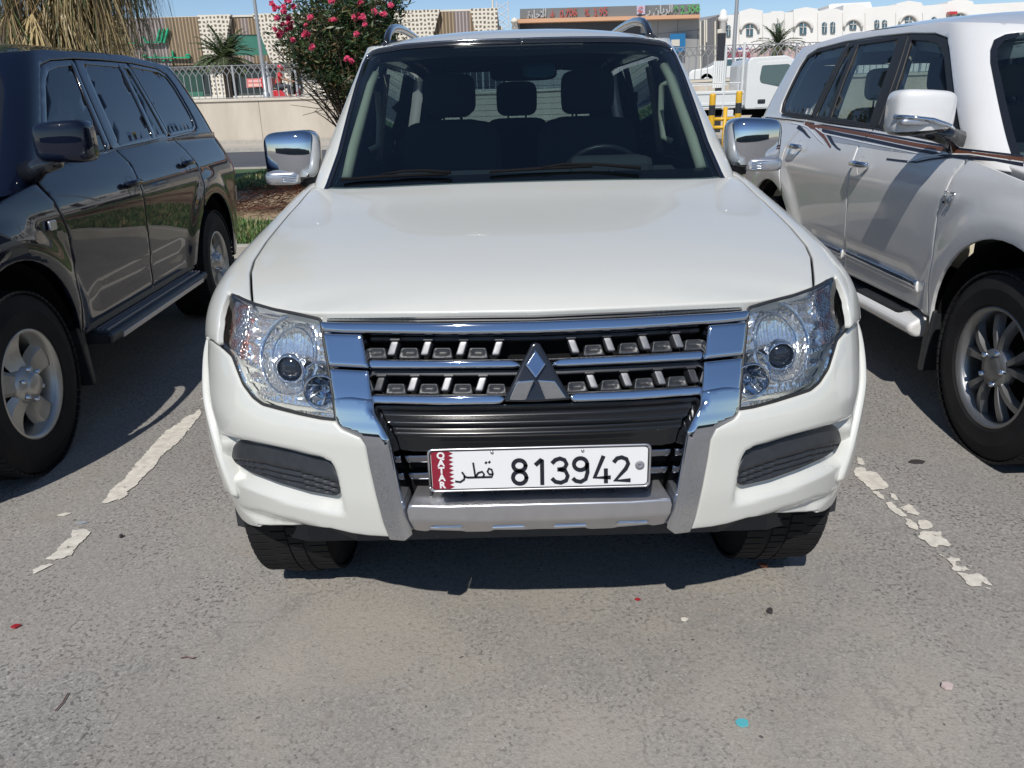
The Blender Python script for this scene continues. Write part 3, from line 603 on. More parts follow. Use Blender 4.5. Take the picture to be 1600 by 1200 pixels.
# roof
rzc = curve([(1.8, 1.700), (1.87, 1.714), (2.0, 1.748), (2.15, 1.772), (2.4, 1.797), (2.8, 1.822), (3.4, 1.83), (4.2, 1.815), (4.7, 1.77)])
def RF(x, y): x = np.asarray(x, float)+0*np.asarray(y); y = np.asarray(y, float)+0*x; return np.stack([x, y, rzc(y)-.055*np.clip(np.abs(x)/.66, 0, 1.3)**2.6], -1)
fe = [(x, 1.846+.28*(1-(1-min(.999, abs(x)/.685)**2.6)**(1/2.6))) for x in np.linspace(-.655, .655, 41)]
roof = np.array(fe+[(.683, 2.2), (.70, 3.0), (.68, 4.3), (.62, 4.62), (-.62, 4.62), (-.68, 4.3), (-.70, 3.0), (-.683, 2.2)])
panel('roof', RF, roof, W, PJ, .026, .04, lip=.03, bstep=.03)
for s in (-1, 1):
    b = MB()
    P = [RF(np.array([s*(.592+.008*min(1, (y-1.95)/.3))]), np.array([y]))[0]+[0, 0, -.001] for y in np.linspace(1.93, 4.5, 26)]; P[0][2] -= .02
    b.tube([tuple(p) for p in P], .014, 6, sx=1.15); b.build('roof_ditch', M['rubber'], PJ, True)
    ys = np.concatenate([[2.10, 2.14, 2.21, 2.30, 2.42], np.linspace(2.6, 4.0, 7), [4.15, 4.25]]); hh = [-.01, .015, .040, .055, .062]+[.064]*7+[.04, 0]
    P = [RF(np.array([s*.590]), np.array([y]))[0]+[0, 0, h] for y, h in zip(ys, hh)]
    MB().tube([tuple(p) for p in P], [.020]*len(P), 10, sx=.75).build('roof_rail', M['black_rail'] if 'black_rail' in M else M['gloss'], PJ, True)
# door mirrors
def superell(c, r, e1=.5, e2=.5, n=28, m=18, fn=None):
    vs = []; f = lambda v, e: math.copysign(abs(v)**e, v)
    for i in range(m+1):
        a = -math.pi/2+math.pi*i/m
        for k in range(n):
            q = 2*math.pi*k/n; p = np.array([f(math.cos(a), e1)*f(math.cos(q), e2)*r[0], f(math.cos(a), e1)*f(math.sin(q), e2)*r[1], f(math.sin(a), e1)*r[2]])
            if fn: p = fn(p)
            vs.append(p+c)
    return vs, [(i*n+k, i*n+(k+1) % n, (i+1)*n+(k+1) % n, (i+1)*n+k) for i in range(m) for k in range(n)]
mc = at(456, 243, 1.50)
for s in (-1, 1):
    c = np.array([s*abs(mc[0]+.0), 1.50, mc[2]])
    def sh(p): return np.array([p[0]+s*.0, p[1]*(1+.25*(-s*p[0])/.1)+.02*abs(p[0])/.1, p[2]*(1-.06*s*p[0]/.1)])
    vs, fs = superell(c, (.106, .075, .092), .42, .5, fn=sh)
    keep = [f for f in fs if min(f)//28 >= 5]
    mm = MB().add(vs, keep).build('door_mirror', M['chrome'], PJ, True)
    vs2, fs2 = superell(c+[0, .003, -.0], (.102, .072, .090), .42, .5, fn=sh)
    MB().add(vs2, [f for f in fs2 if min(f)//28 <= 5]).build('mirror_base_shell', M['gloss'], mm, True)
    v3, f3 = superell(c+[s*.028, -.034, -.080], (.070, .05, .027), .5, .5); MB().add(v3, f3).build('mirror_lamp', M['silver'], mm, True)
    b = MB()
    for k in range(4): b.tube([tuple(c+[s*(.028-.055), -.085, -.067-k*.009]), tuple(c+[s*(.028+.050), -.078, -.067-k*.009])], .0028, 5)
    b.build('lamp_ribs', M['clear2'] if 'clear2' in M else M['chrome'], mm, True)
    MB().tube([tuple(c+[-s*.03, .0, -.085]), tuple(c+[-s*.10, .0, -.095]), (s*.83, 1.56, 1.17)], [.035, .035, .045], 10, sx=.7).build('mirror_arm', M['plastic'], mm, True)
    MB().add([tuple(c+[x, .062, z]) for x, z in ((-.085, -.07), (.085, -.07), (.085, .07), (-.085, .07))], [(0, 1, 2, 3)]).build('mirror_glass', M['dchrome'], mm)
# wipers, nozzles
def onglass(px, off=.012): q = solve(CB, px, (-.2, 1.25)); P = CB(q[:, 0], q[:, 1]); N = normals(CB, q); return [tuple(p) for p in P+N*off]
for bl, ar in (([(535, 284), (600, 279), (700, 275)], [(598, 278), (630, 273), (665, 272), (705, 275)]), ([(765, 272), (840, 267), (925, 263)], [(848, 267), (880, 262), (935, 262), (1000, 268)])):
    w_ = MB().tube(onglass(bl, .010), .006, 6).build('wiper', M['dark'], PJ, True); MB().tube(onglass(ar, .016), [.004, .005, .006, .007], 6).build('wiper_arm', M['dark'], w_, True)
for px in ((682, 278), (956, 270)):
    q = hf([px])[0]; P = HD(q[:1], q[1:])[0]; MB().box((P[0], P[1], P[2]+.006), (.022, .03, .014)).build('washer_nozzle', M['plastic'], PJ, bevel=.004)
# ---- inside
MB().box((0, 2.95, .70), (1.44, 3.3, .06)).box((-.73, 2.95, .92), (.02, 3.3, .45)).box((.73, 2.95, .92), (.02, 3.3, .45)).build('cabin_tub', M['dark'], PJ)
def band(pts): q = np.array(pts); return q
el = edge; bt = [(0, 1.10), (el[0][0]-.02, 1.10)]; zi = np.array([(min(0, x*.955), z-(.055 if i > len(el)*.62 else .0)) for i, (x, z) in enumerate(el)])
FB = np.vstack([[(0, 1.10), (el[0][0]-.02, 1.10)], el, np.array([(0, el[-1][1]-.05)])]); inn = el+nn*np.interp(np.arange(len(el)), [0, len(el)*.5, len(el)*.7, len(el)-1], [.028, .028, .045, .055])[:, None]; inn[-1, 0] = 0
loop = np.vstack([[(0, 1.10), (el[0][0]-.02, 1.10)], el, inn[::-1], [(inn[0][0]+.02, 1.222), (-.3, 1.226), (0, 1.228)]])
panel('windscreen_band', CB, loop, M['gloss'], PJ, 0, .05, base=-.012, lip=0, mir=True)
TLn = lambda z: z
RL = lambda x, y: RF(x, y)-np.array([0, 0, .045])
panel('headliner', RL, [(-.61, 1.93), (.61, 1.93), (.62, 4.45), (-.62, 4.45)], M['seat'], PJ, 0, .15, lip=0)
dv = [(-.72, 1.36), (-.72, 1.95), (.72, 1.95), (.72, 1.36), (.45, 1.27), (0, 1.23), (-.45, 1.27)]
MB().prism(dv, lambda a, b: (a, b, .9), lambda a, b: (a, b, 1.125+.06*max(0, min(1, (b-1.3)/.4)))).build('dashboard', M['seat'], PJ, bevel=.02)
MB().prism([(.20, 1.72), (.56, 1.72), (.54, 1.93), (.22, 1.93)], lambda a, b: (a, b, 1.1), lambda a, b: (a, b, 1.235)).build('instrument_hood', M['seat'], PJ, bevel=.03)
b = MB(); cs, th = (.37, 2.02, 1.10), R(62)
b.tube([(cs[0]+.19*math.cos(a), cs[1]-.19*math.sin(a)*math.cos(th)*1, cs[2]+.19*math.sin(a)*math.sin(th)) for a in np.linspace(0, 2*math.pi, 33)], .014, 8, cap=False)
for a in (0, math.pi, -math.pi/2): b.tube([cs, (cs[0]+.18*math.cos(a), cs[1]-.18*math.sin(a)*math.cos(th), cs[2]+.18*math.sin(a)*math.sin(th))], .012, 6)
b.build('steering_wheel', M['plastic'], PJ, True)
def seat(x, y, sc_=1, hr=True, w=.26, m=None, parent=None, hz=1.525, hw_=.145):
    b = MB(); vs, fs = superell(np.array([x, y+.06, 1.08]), (w, .09, .31), .35, .35); b.add(vs, fs); vs, fs = superell(np.array([x, y-.22, .84]), (w, .28, .10), .4, .4); b.add(vs, fs)
    o = b.build('seat', m or M['seat'], parent, True)
    if hr:
        vs, fs = superell(np.array([x, y+.04, hz]), (hw_, .055, .100), .45, .45); MB().add(vs, fs).build('headrest', m or M['seat'], o, True)
        b = MB()
        for d in (-.055, .055): b.tube([(x+d, y+.05, hz-.02), (x+d, y+.05, 1.33)], .006, 6)
        b.build('headrest_post', M['plastic'], o, True)
    return o
seat(-.352, 2.5, parent=PJ, hw_=.135, hz=1.515); seat(.352, 2.5, parent=PJ, hw_=.135, hz=1.515)
for x in (-.40, 0, .40): seat(x, 3.38, w=.21, parent=PJ, hz=1.50, hw_=.125)
vs, fs = superell(np.array([0, 0, 0]), (.145, .018, .040), .45, .5); cp = at(818, 111, 1.95)
mi = MB().add([np.array(v)+[cp[0], 1.95, cp[2]] for v in vs], fs).build('interior_mirror', M['dark'], PJ, True)
vs, fs = superell(np.array([0, 0, 0]), (.07, .02, .032), .6, .6); cp2 = at(842, 109, 1.90); MB().add([np.array(v)+[cp2[0], 1.90, cp2[2]] for v in vs], fs).build('sensor_housing', mat('teal_gel', (.05, .30, .34), .3), mi, True)
for s in (-1, 1):
    def ins(px, off): 
        q = solve(CB, px, (-.6, 1.5)); P = CB(q[:, 0], q[:, 1]); P = P-normals(CB, q)*off; P[:, 0] *= -s; return [tuple(p) for p in P]
    MB().tube(ins(zw([(222, 1078), (262, 900), (320, 690), (372, 500), (408, 425)]), .03), [.020, .022, .02, .018, .016], 8, sx=1).build('pillar_trim', M['beige'], PJ, True)
    MB().tube([(s*.66, 1.98, 1.53), (s*.63, 2.0, 1.52), (s*.63, 2.0, 1.40), (s*.64, 1.98, 1.30), (s*.68, 1.97, 1.28)], .014, 8).build('grab_handle', M['beige'], PJ, True)
    MB().tube([(s*.735, 2.50, 1.18), (s*.69, 2.50, 1.45), (s*.655, 2.50, 1.62)], [.035, .03, .03], 8, sx=.6).build('pillar_trim', M['beige'], PJ, True)
# ---- underside and wheels
MB().box((0, 2.6, .47), (1.5, 3.9, .14)).box((0, .72, .66), (1.1, .9, .50)).box((0, .33, .62), (1.2, .25, .44)).box((0, 1.25, .72), (1.45, .16, .6)).build('underbody', M['dark'], PJ)
MB().prism([(-.86, .50), (-.50, .22), (.50, .22), (.86, .50), (.86, .62), (-.86, .62)], lambda a, b: (a, b, .315), lambda a, b: (a, b, .36)).build('splash_guard', M['plastic'], PJ)
for s in (-1, 1): MB().prism([(s*.90, .40), (s*.66, .30), (s*.52, .30), (s*.52, .34), (s*.70, .345), (s*.90, .46)], lambda a, b: (a, b, .27), lambda a, b: (a, b, .40)).build('air_deflector', M['plastic'], PJ)
def liner(cy, r, x0, x1, s, parent, cz=.39):
    MB().lathe([(s*x0, .05), (s*x0, r), (s*x1, r)], (0, cy, cz), 'x', 28, a0=math.pi*.05, a1=math.pi*.95).build('wheel_well', M['dark'], parent, True)
def wheel(parent, x, y, s, r=.388, wd=.265, rim='alloy', nsp=6, rr=.235, name='wheel', style=0, zc=None):
    zc = zc or r*.985; e = thing(name, None, None, (x, y, zc)); e.parent = parent; h = wd/2; o = s  # o: outward sign
    P = [(-h*.9, rr*.98), (-h, rr*1.06), (-h*1.04, (rr+r)/2), (-h*.92, r*.955), (-h*.80, r*.985), (-h*.4, r), (h*.4, r), (h*.80, r*.985), (h*.92, r*.955), (h*1.04, (rr+r)/2), (h, rr*1.06), (h*.9, rr*.98)]
    b = MB().lathe([(o*a, q) for a, q in P], (0, 0, 0), 'x', 72)
    N = 70
    for k in range(N):                                    # shoulder and tread blocks
        for j, (x0, x1, dl) in enumerate(((-h*.98, -h*.42, .0), (-h*.36, h*.0, .5), (h*.05, h*.38, 0.), (h*.44, h*.98, .5))):
            a = 2*math.pi*(k+dl)/N; T = Matrix.Rotation(a, 4, 'X') @ Matrix.Rotation(.22*(1 if j % 2 else -1), 4, 'Z')
            b.box(((x0+x1)/2, 0, r-.001 if j in (1, 2) else r-.006), (abs(x1-x0), 2*math.pi*r/N*.82, .010), T=Matrix.Rotation(a, 4, 'X'))
    b.build('tyre', M['tyre'], e, False, auto=None)
    m1 = MB().lathe([(o*(-h*.8), rr*.95), (o*h*.55, rr*.90), (o*h*.80, rr*.96), (o*h*.90, rr*1.02), (o*h*.96, rr*1.02), (o*h*.97, rr*.975), (o*h*.80, rr*.93)], (0, 0, 0), 'x', 64)
    m1.build('rim', M[rim], e, True)
    b = MB(); da = 2*math.pi/nsp
    for k in range(nsp):
        a = k*da+.3
        for dd in ((0,) if style == 0 else (-.30, .30)):
            n = 9; vs = []
            for i in range(n):
                t = i/(n-1); q = .045+(rr*.955-.045)*t
                if style == 0: wdt = .042+.016*math.sin(t*math.pi)+.040*t**3; dep = h*.88-.030*math.sin(t*math.pi)**.8-.018*t
                else: wdt = .013+.013*t; dep = h*.80+.020*math.sin(t*math.pi*.9)-.022*t
                aa = a+dd*(.35+.65*t)
                for sx, dz in ((-1, -.028), (-.62, 0), (.62, 0), (1, -.028)):
                    y_, z_ = q, sx*wdt; vs.append((o*(dep+dz), y_*math.cos(aa)-z_*math.sin(aa), y_*math.sin(aa)+z_*math.cos(aa)))
            b.add(vs, [(i*4+j, i*4+j+1, (i+1)*4+j+1, (i+1)*4+j) for i in range(n-1) for j in range(3)])
    b.build('spokes', M[rim], e, True, auto=.55)
    b = MB().lathe([(o*(h*.55), .085), (o*(h*.86), .078), (o*(h*.88), .055), (o*(h*1.0 if style == 0 else h*.92), .050), (o*(h*1.06 if style == 0 else h*.95), .040), (o*(h*1.07 if style == 0 else h*.95), .001)], (0, 0, 0), 'x', 32)
    b.build('hub', M[rim], e, True)
    b = MB()
    for k in range(5 if style else 6):
        a = k*2*math.pi/(5 if style else 6)+.6; c = (0, .068*math.cos(a), .068*math.sin(a)); b.lathe([(o*h*.84, .012), (o*h*.98, .010), (o*h*1.0, .001)], c, 'x', 8)
    b.build('wheel_nuts', M['chrome'], e, True)
    MB().lathe([(-o*h*.3, rr*.93), (o*h*.1, rr*.88), (o*h*.1, .001)], (0, 0, 0), 'x', 32).build('brake_disc', M['dark'], e, True)
    return e
for s in (-1, 1):
    for y in (.70, 3.50):
        wheel(PJ, s*(.735 if y < 1 else .78), y, s, wd=.228); liner(y, .425, .55, .86, s, PJ)
# ================================================================ the two big wagons either side (same body, different trim)
def gx(px, py, x): d = ray(px, py); return CPOS+d*(x-CPOS[0])/d[0]
EB = Drum([(.2, .88), (.35, .92), (.47, .935), (.60, .952), (.75, .968), (.90, .982), (1.02, .988), (1.08, .978), (1.20, .935), (1.30, .892)],
          [(.2, -.80), (.45, -.95), (.7, -.98), (1.0, -.90), (1.3, -.60)], [(.2, 3.98), (.6, 4.08), (1.0, 4.06), (1.3, 3.98)], .70, 2.6, .62, 2.6, .8)
EC = Drum([(1.1, .925), (1.22, .905), (1.32, .878), (1.72, .738), (1.80, .700), (1.86, .66)], [(1.1, .06), (1.3, .30), (1.7, .78), (1.86, 1.0)],
          [(1.1, 4.02), (1.3, 3.98), (1.7, 3.80), (1.86, 3.70)], .33, 2.6, .55, 2.4, 1.4)
erz = curve([(.75, 1.69), (.95, 1.755), (1.2, 1.81), (1.6, 1.865), (2.4, 1.90), (3.1, 1.885), (3.6, 1.83), (3.9, 1.75)])
def ERF(x, y): x = np.asarray(x, float)+0*np.asarray(y); y = np.asarray(y, float)+0*x; return np.stack([x, y, erz(y)-.085*np.clip(np.abs(x)/.69, 0, 1.3)**2.8], -1)
ehc = curve([(-.98, .99), (-.90, 1.05), (-.7, 1.10), (-.2, 1.17), (.3, 1.225), (.7, 1.25)]); ehs = curve([(-.9, 1.0), (-.6, 1.055), (0, 1.13), (.5, 1.205), (.8, 1.235)])
def EHD(x, y): x = np.asarray(x, float)+0*np.asarray(y); y = np.asarray(y, float)+0*x; a, b = ehc(y), ehs(y); return np.stack([x, y, a+(b-a)*np.clip(np.abs(x)/.80, 0, 1.2)**3], -1)
ETL = tailfn(EB, EC, 1.27, 2.6, 2.4)
def eoff(a, b):
    P = EB(a, b); o = 0
    for cy, cz in ((.02, .40), (2.86, .41)):
        t = np.clip((.68-np.hypot(P[:, 1]-cy, P[:, 2]-cz))/.13, 0, 1); o = o+.024*t*t*(3-2*t)
    t = np.clip(1-np.abs(P[:, 2]-.60)/.10, 0, 1)*np.clip((P[:, 1]-.62)/.2, 0, 1)*np.clip((2.3-P[:, 1])/.2, 0, 1); o = o-.010*t*t*(3-2*t)
    return o
def place(cx, cy, a):
    return lambda P: np.stack([cx+P[:, 0]*math.cos(a)+P[:, 1]*math.sin(a), cy-P[:, 0]*math.sin(a)+P[:, 1]*math.cos(a), P[:, 2]], -1)
def wagon(label, cx, cy, a, white):
    T = thing('parked_car', label, 'car', (cx, cy, 0), -a, 'cars parked in the bays'); pm_ = M['white2'] if white else M['black_paint']; X = place(cx, cy, a)
    s = EB.sy
    shutF = [(.45, 1.222), (.50, 1.10), (.545, .95), (.56, .80), (.545, .60), (.535, .47)]
    shutM = [(1.475, 1.285), (1.56, 1.20), (1.525, 1.05), (1.53, .8), (1.56, .6), (1.56, .47)]
    shutR = [(2.49, 1.32), (2.60, 1.24), (2.69, 1.14), (2.66, .99), (2.585, .885)]
    sh = lambda L, d: [(y+d, z) for y, z in L]
    ar1, ar2 = arch(.02, .40, .505, 0, 180, 24), arch(2.86, .41, .50, 0, 180, 24)
    panel('front_wing', EB, s([(-.55, 1.055), (-.3, 1.09), (0, 1.125), (.44, 1.185)]+sh(shutF, -.004)[1:]+[(.53, .42)]+ar1+[(-.49, .36), (-.60, .36), (-.62, .7)]), pm_, T, .004, .025, off=eoff, mir=True, bstep=.014)
    panel('front_door', EB, s(sh(shutF, .004)+sh(shutM, -.004)[::-1]), pm_, T, .005, .025, off=eoff, mir=True)
    ar2f = [q for q in ar2 if q[0] < 2.585]
    panel('rear_door', EB, s(sh(shutM, .004)+[(2.36, .47)]+ar2f[::-1]+sh(shutR, -.004)[::-1]), pm_, T, .005, .025, off=eoff, mir=True)
    ar2r = [q for q in ar2 if q[0] >= 2.585]
    panel('rear_quarter', EB, s(sh(shutR, .004)+ar2r[::-1]+[(3.37, .36), (3.70, .36), (4.0, .40), (4.04, .7), (4.02, 1.05), (3.95, 1.33), (3.2, 1.335)]), pm_, T, .004, .025, off=eoff, mir=True)
    panel('tail_lamp', EB, s([(3.62, .98), (3.62, 1.30), (3.97, 1.30), (4.0, 1.0)]), M['lensred'], T, .01, .03, base=.006, mir=True)
    panel('rear_marker', EB, s([(3.62, .78), (3.62, .90), (3.90, .90), (3.93, .78)]), M['silver'], T, .008, .03, base=.004, mir=True)
    # nose
    sw_ = float(s([(-.62, .6)])[0][0]); sh_ = float(s([(-.56, .9)])[0][0])
    hn = [(-sw_, .38), (-sw_, .80), (-.52, .765), (0, .765), (.52, .765), (sw_, .80), (sw_, .38), (0, .36)]
    panel('front_bumper', EB, hn, pm_, T, .02, .05, holes=[rounded([(-.5, .45), (.5, .45), (.45, .64), (-.45, .64)], .05)]); panel('air_intake', EB, [(-.52, .42), (.52, .42), (.5, .67), (-.5, .67)], M['plastic'], T, 0, .1, base=-.03)
    g = panel('grille', EB, [(-.50, .775), (.50, .775), (.48, .985), (-.48, .985)], M['plastic'], T, .01, .05, base=-.02)
    for z in (.80, .865, .93): panel('grille_bar', EB, [(-.49, z), (.49, z), (.49, z+.035), (-.49, z+.035)], M['chrome'], g, .008, .05, base=.004)
    hl_ = rounded([(.515, .775), (.80, .79), (sh_-.02, .83), (sh_-.03, .99), (.95, .995), (.50, .985)], .03)
    hr_ = panel('headlight', EB, hl_, M['facet'], T, 0, .02, mir=True, base=-.05, lip=0)
    for o_, mm_ in zip(hr_, (1, -1)): panel('lens', EB, np.array(hl_)*[mm_, 1], M['clear'], o_, .006, .05)
    panel('nose_panel', EB, [(-sh_+.02, .992), (sh_-.02, .992), (sh_-.02, 1.03), (0, 1.015), (-sh_+.02, 1.03)], pm_, T, .006, .05)
    MB().box((0, -.50, .75), (1.3, .3, .55)).build('front_crash_beam', M['dark'], T)
    q = [(0, -.93)]+[(x, float(EB(np.array([np.interp(x, EB.x1*EB.hw(1.0), EB.s1)]), np.array([1.0]))[0][1])-.0) for x in (.2, .4, .6, .72, .80)]+[(.83, -.2), (.86, .3), (.88, .52), (.6, .40), (.3, .30), (0, .26)]
    panel('bonnet', EHD, np.array(q+[(-x, y) for x, y in q[1:-1]][::-1]), pm_, T, .015, .05, lip=.04)
    # glasshouse
    c = EC.sy
    dlo = [(.60, 1.225), (.62, 1.27), (.80, 1.42), (1.08, 1.66), (1.16, 1.715), (1.30, 1.745), (1.6, 1.772), (2.0, 1.79), (2.5, 1.80), (2.95, 1.79), (3.10, 1.755), (3.15, 1.68), (3.20, 1.43), (3.17, 1.375), (3.08, 1.352), (2.47, 1.325), (1.48, 1.285)]
    ds = resample(c(dlo), .03)
    wy = [(.29*EC.L1/.33*0+.0, 0)]
    gt = float(EC.L1)
    ws = [(gt*.80, 1.14), (gt*.80, 1.30), (gt*.80, 1.58), (gt*.79, 1.635), (gt*.765, 1.68), (gt*.70, 1.705), (.4, 1.722), (0, 1.73)]
    wl = np.array(ws[:-1]+[(0, 1.73)]+[(-x, z) for x, z in ws[:-1]][::-1])
    panel('windscreen', EC, wl, M['glass'], T, 0, .06, base=-.004, lip=0)
    panel('windscreen_seal', EC, [(gt*.80, 1.14), (gt*.80, 1.58), (gt*.79, 1.63), (gt*.765, 1.68), (gt*.72, 1.702), (gt*.65, 1.708), (gt*.65, 1.69), (gt*.72, 1.675), (gt*.757, 1.64), (gt*.77, 1.58), (gt*.77, 1.14)], M['gloss'], T, 0, .03, base=-.002, lip=0, mir=True)
    side = ws[:7]+[tuple(v) for v in c([(1.3, 1.80), (2.5, 1.85), (3.5, 1.82), (3.66, 1.6), (3.78, 1.30), (3.2, 1.28), (2.47, 1.26), (.9, 1.19), (.40, 1.15)])]
    panel('cabin_side', EC, np.array([(s_, z_) for s_, z_ in side]), pm_, T, .006, .03, holes=[ds], lip=.03, mir=True, off=None)
    fr = lambda pts, nm, m, bz, r=.003: panel(nm, EC, rounded(resample(c(pts), .04), .004), m, T, r, .04, base=bz, mir=True, lip=.012)
    dk = M['gloss'] if not white else M['rubber']
    # window frames: one dark frame for each door, with a hole for the glass
    fg_, rg_, vg_, qg_ = [(.70, 1.26), (.88, 1.43), (1.12, 1.64), (1.22, 1.69), (1.35, 1.715), (1.545, 1.735), (1.41, 1.295)], [(1.72, 1.752), (2.25, 1.762), (2.18, 1.345), (1.60, 1.312)], [(2.31, 1.762), (2.385, 1.758), (2.43, 1.352), (2.235, 1.347)], [(2.46, 1.775), (2.95, 1.765), (3.07, 1.735), (3.115, 1.67), (3.165, 1.44), (3.13, 1.392), (3.06, 1.375), (2.53, 1.355)]
    F1 = [(.60, 1.228), (.62, 1.27), (.80, 1.42), (1.08, 1.66), (1.16, 1.713), (1.30, 1.743), (1.605, 1.768), (1.465, 1.287)]; F2 = [(1.615, 1.769), (2.43, 1.795), (2.49, 1.328), (1.475, 1.288)]; F3 = [(2.44, 1.797), (2.95, 1.787), (3.10, 1.752), (3.147, 1.68), (3.196, 1.43), (3.165, 1.378), (3.08, 1.355), (2.50, 1.33)]
    for F_, hs_, nm in ((F1, [fg_], 'front_window_frame'), (F2, [rg_, vg_], 'rear_window_frame'), (F3, [qg_], 'quarter_frame')):
        panel(nm, EC, resample(c(F_), .03), dk, T, .003, .04, base=-.006, mir=True, lip=.012, holes=[resample(c(h), .03) for h in hs_])
    for G_, nm in ((fg_, 'front_side_window'), (rg_, 'rear_side_window'), (vg_, 'rear_vent_window'), (qg_, 'quarter_window')):
        gm = M['glass_side'] if (white or nm == 'front_side_window') else M['glass_tint']
        if not white and nm == 'front_side_window': gm = M['glass_front']
        panel(nm, EC, resample(c(G_), .03), gm, T, 0, .08, base=-.013, mir=True, lip=0)
    panel('belt_moulding', EC, resample(c([(.60, 1.226), (1.47, 1.288), (2.47, 1.328), (3.08, 1.355), (3.08, 1.343), (2.47, 1.314), (1.47, 1.272), (.60, 1.210)]), .03), dk, T, .003, .03, base=.012, mir=True)
    fe = [(x, .815+.33*(1-(1-min(.999, abs(x)/.735)**2.6)**(1/2.6))) for x in np.linspace(-.69, .69, 35)]
    panel('roof', ERF, np.array(fe+[(.70, 1.3), (.705, 2.2), (.70, 3.1), (.62, 3.62), (0, 3.74), (-.62, 3.62), (-.70, 3.1), (-.705, 2.2), (-.70, 1.3)]), pm_, T, .050, .05, lip=.05, bstep=.035)
    panel('tailgate', ETL, [(-.84, .45), (.84, .45), (.76, 1.25), (.60, 1.80), (-.60, 1.80), (-.76, 1.25)], pm_, T, .02, .06, holes=[rounded([(-.64, 1.30), (.64, 1.30), (.52, 1.72), (-.52, 1.72)], .06)])
    panel('rear_window', ETL, [(-.66, 1.28), (.66, 1.28), (.54, 1.74), (-.54, 1.74)], M['glass'] if white else M['glass_tint'], T, 0, .1, base=-.008, lip=0)
    for y, z in ((1.40, 1.092), (2.46, 1.142)):
        for sd in (-1, 1):
            hm = M['chrome'] if white else M['black_paint']; x = float(EB.hw(z))*sd
            P = EB.sy([(y, z)])[0]; q = arch(P[0], P[1]-.005, .055, 0, 360, 20)[:-1]
            def cup(a_, b_, P=P): return -.022*np.clip(1-(np.hypot(a_-P[0], b_-P[1]+.005)/.055)**2, 0, 1)
            if sd == 1: panel('handle_cup', EB, [(P[0]+(u-P[0]), v) for u, v in q], pm_ if white else M['black_paint'], T, 0, .010, off=cup, base=.0015, lip=0, mir=True)
            MB().tube([(x+sd*.008, y-.10, z+.012), (x+sd*.034, y-.07, z+.012), (x+sd*.040, y, z+.014), (x+sd*.034, y+.07, z+.012), (x+sd*.008, y+.10, z+.012)], [.012, .017, .018, .017, .012], 10, sx=.7).build('door_handle', hm, T, True)
    for s_ in (-1, 1):
        P = [ERF(np.array([s_*.612]), np.array([y]))[0]+[0, 0, -.002] for y in np.linspace(.93, 3.5, 26)]; P[0][2] -= .03
        MB().tube([tuple(p) for p in P], .012, 6, sx=1.2).build('roof_ditch', M['rubber'], T, True)
    # wheels
    for y in (0, 2.85):
        for sd in (-1, 1):
            wheel(T, sd*.835, y, sd, r=.395, wd=.285, rr=.232 if not white else .246, rim='alloy' if not white else 'alloy2', nsp=5, style=1 if white else 0); liner(y+.01, .50, .62, .94, sd, T, .40)
    for sd in (-1, 1):
        MB().prism([(.50, .50), (.56, .50), (.575, .20), (.545, .19)], lambda b_, z_: (sd*.70, b_, z_), lambda b_, z_: (sd*.955, b_, z_)).build('mud_flap', M['plastic'], T, bevel=.008)
        if white:
            MB().prism([(.80, .45), (.95, .43), (1.00, .40), (1.00, .365), (.96, .335), (.80, .35)], lambda a_, b_: (sd*a_, .62, b_), lambda a_, b_: (sd*a_, 2.33, b_)).build('side_step', pm_, T, bevel=.02, seg=3)
            MB().prism(rounded([(.78, .80), (.972, .76), (.972, 2.25), (.78, 2.2)], .06), lambda a_, b_: (sd*a_, b_, .43-(a_-.78)*.12), lambda a_, b_: (sd*a_, b_, .468-(a_-.78)*.18)).build('step_tread', M['plastic'], T)
        else:
            MB().prism([(.80, .52), (.93, .50), (.945, .44), (.80, .44)], lambda a_, b_: (sd*a_, .60, b_), lambda a_, b_: (sd*a_, 2.35, b_)).build('sill_cover', M['plastic'], T, bevel=.01)
            b = MB().prism([(.80, .44), (1.025, .425), (1.04, .405), (1.03, .37), (.80, .37)], lambda a_, b_: (sd*a_, .66, b_), lambda a_, b_: (sd*a_, 2.30, b_))
            st = b.build('side_step', M['plastic'], T, bevel=.01); b = MB()
            for k in range(7): b.box((sd*(.865+k*.022), 1.48, .443-k*.0016), (.010, 1.55, .012))
            b.build('step_ribs', mat('rib_grey', (.12, .13, .15), .3) if 'rib' not in M else M['rib'], st); 
            MB().prism([(1.030, .405), (1.046, .40), (1.040, .372), (1.026, .372)], lambda a_, b_: (sd*a_, .78, b_), lambda a_, b_: (sd*a_, 2.18, b_)).build('step_edge', M['silver'], st)
    MB().box((0, 1.5, .45), (1.6, 4.3, .18)).box((0, 0, .72), (1.2, 1.2, .5)).build('underbody', M['dark'], T)
    MB().box((0, 2.2, .70), (1.6, 3.2, .06)).box((-.83, 2.1, .96), (.02, 3.2, .5)).box((.83, 2.1, .96), (.02, 3.2, .5)).build('cabin_tub', M['beige'] if white else M['dark'], T)
    panel('headliner', lambda x, y: ERF(x, y)-np.array([0, 0, .06]), [(-.62, 1.1), (.62, 1.1), (.58, 3.5), (-.58, 3.5)], M['beige'] if white else M['seat'], T, 0, .15, lip=0)
    sm_ = M['seat_beige'] if white else M['seat']; dk2 = M['seat']
    MB().prism([(-.82, .45), (-.82, 1.0), (.82, 1.0), (.82, .45), (.4, .32), (-.4, .32)], lambda a_, b_: (a_, b_, .9), lambda a_, b_: (a_, b_, 1.17+.05*(b_ > .9))).build('dashboard', dk2, T, bevel=.03)
    for x in (-.40, .40): seat(x, 1.62, w=.27, m=dk2, parent=T, hz=1.56, hw_=.14)
    for x in (-.42, .0, .42): seat(x, 2.42, w=.21, m=sm_ if white else dk2, parent=T, hz=1.53, hw_=.12)
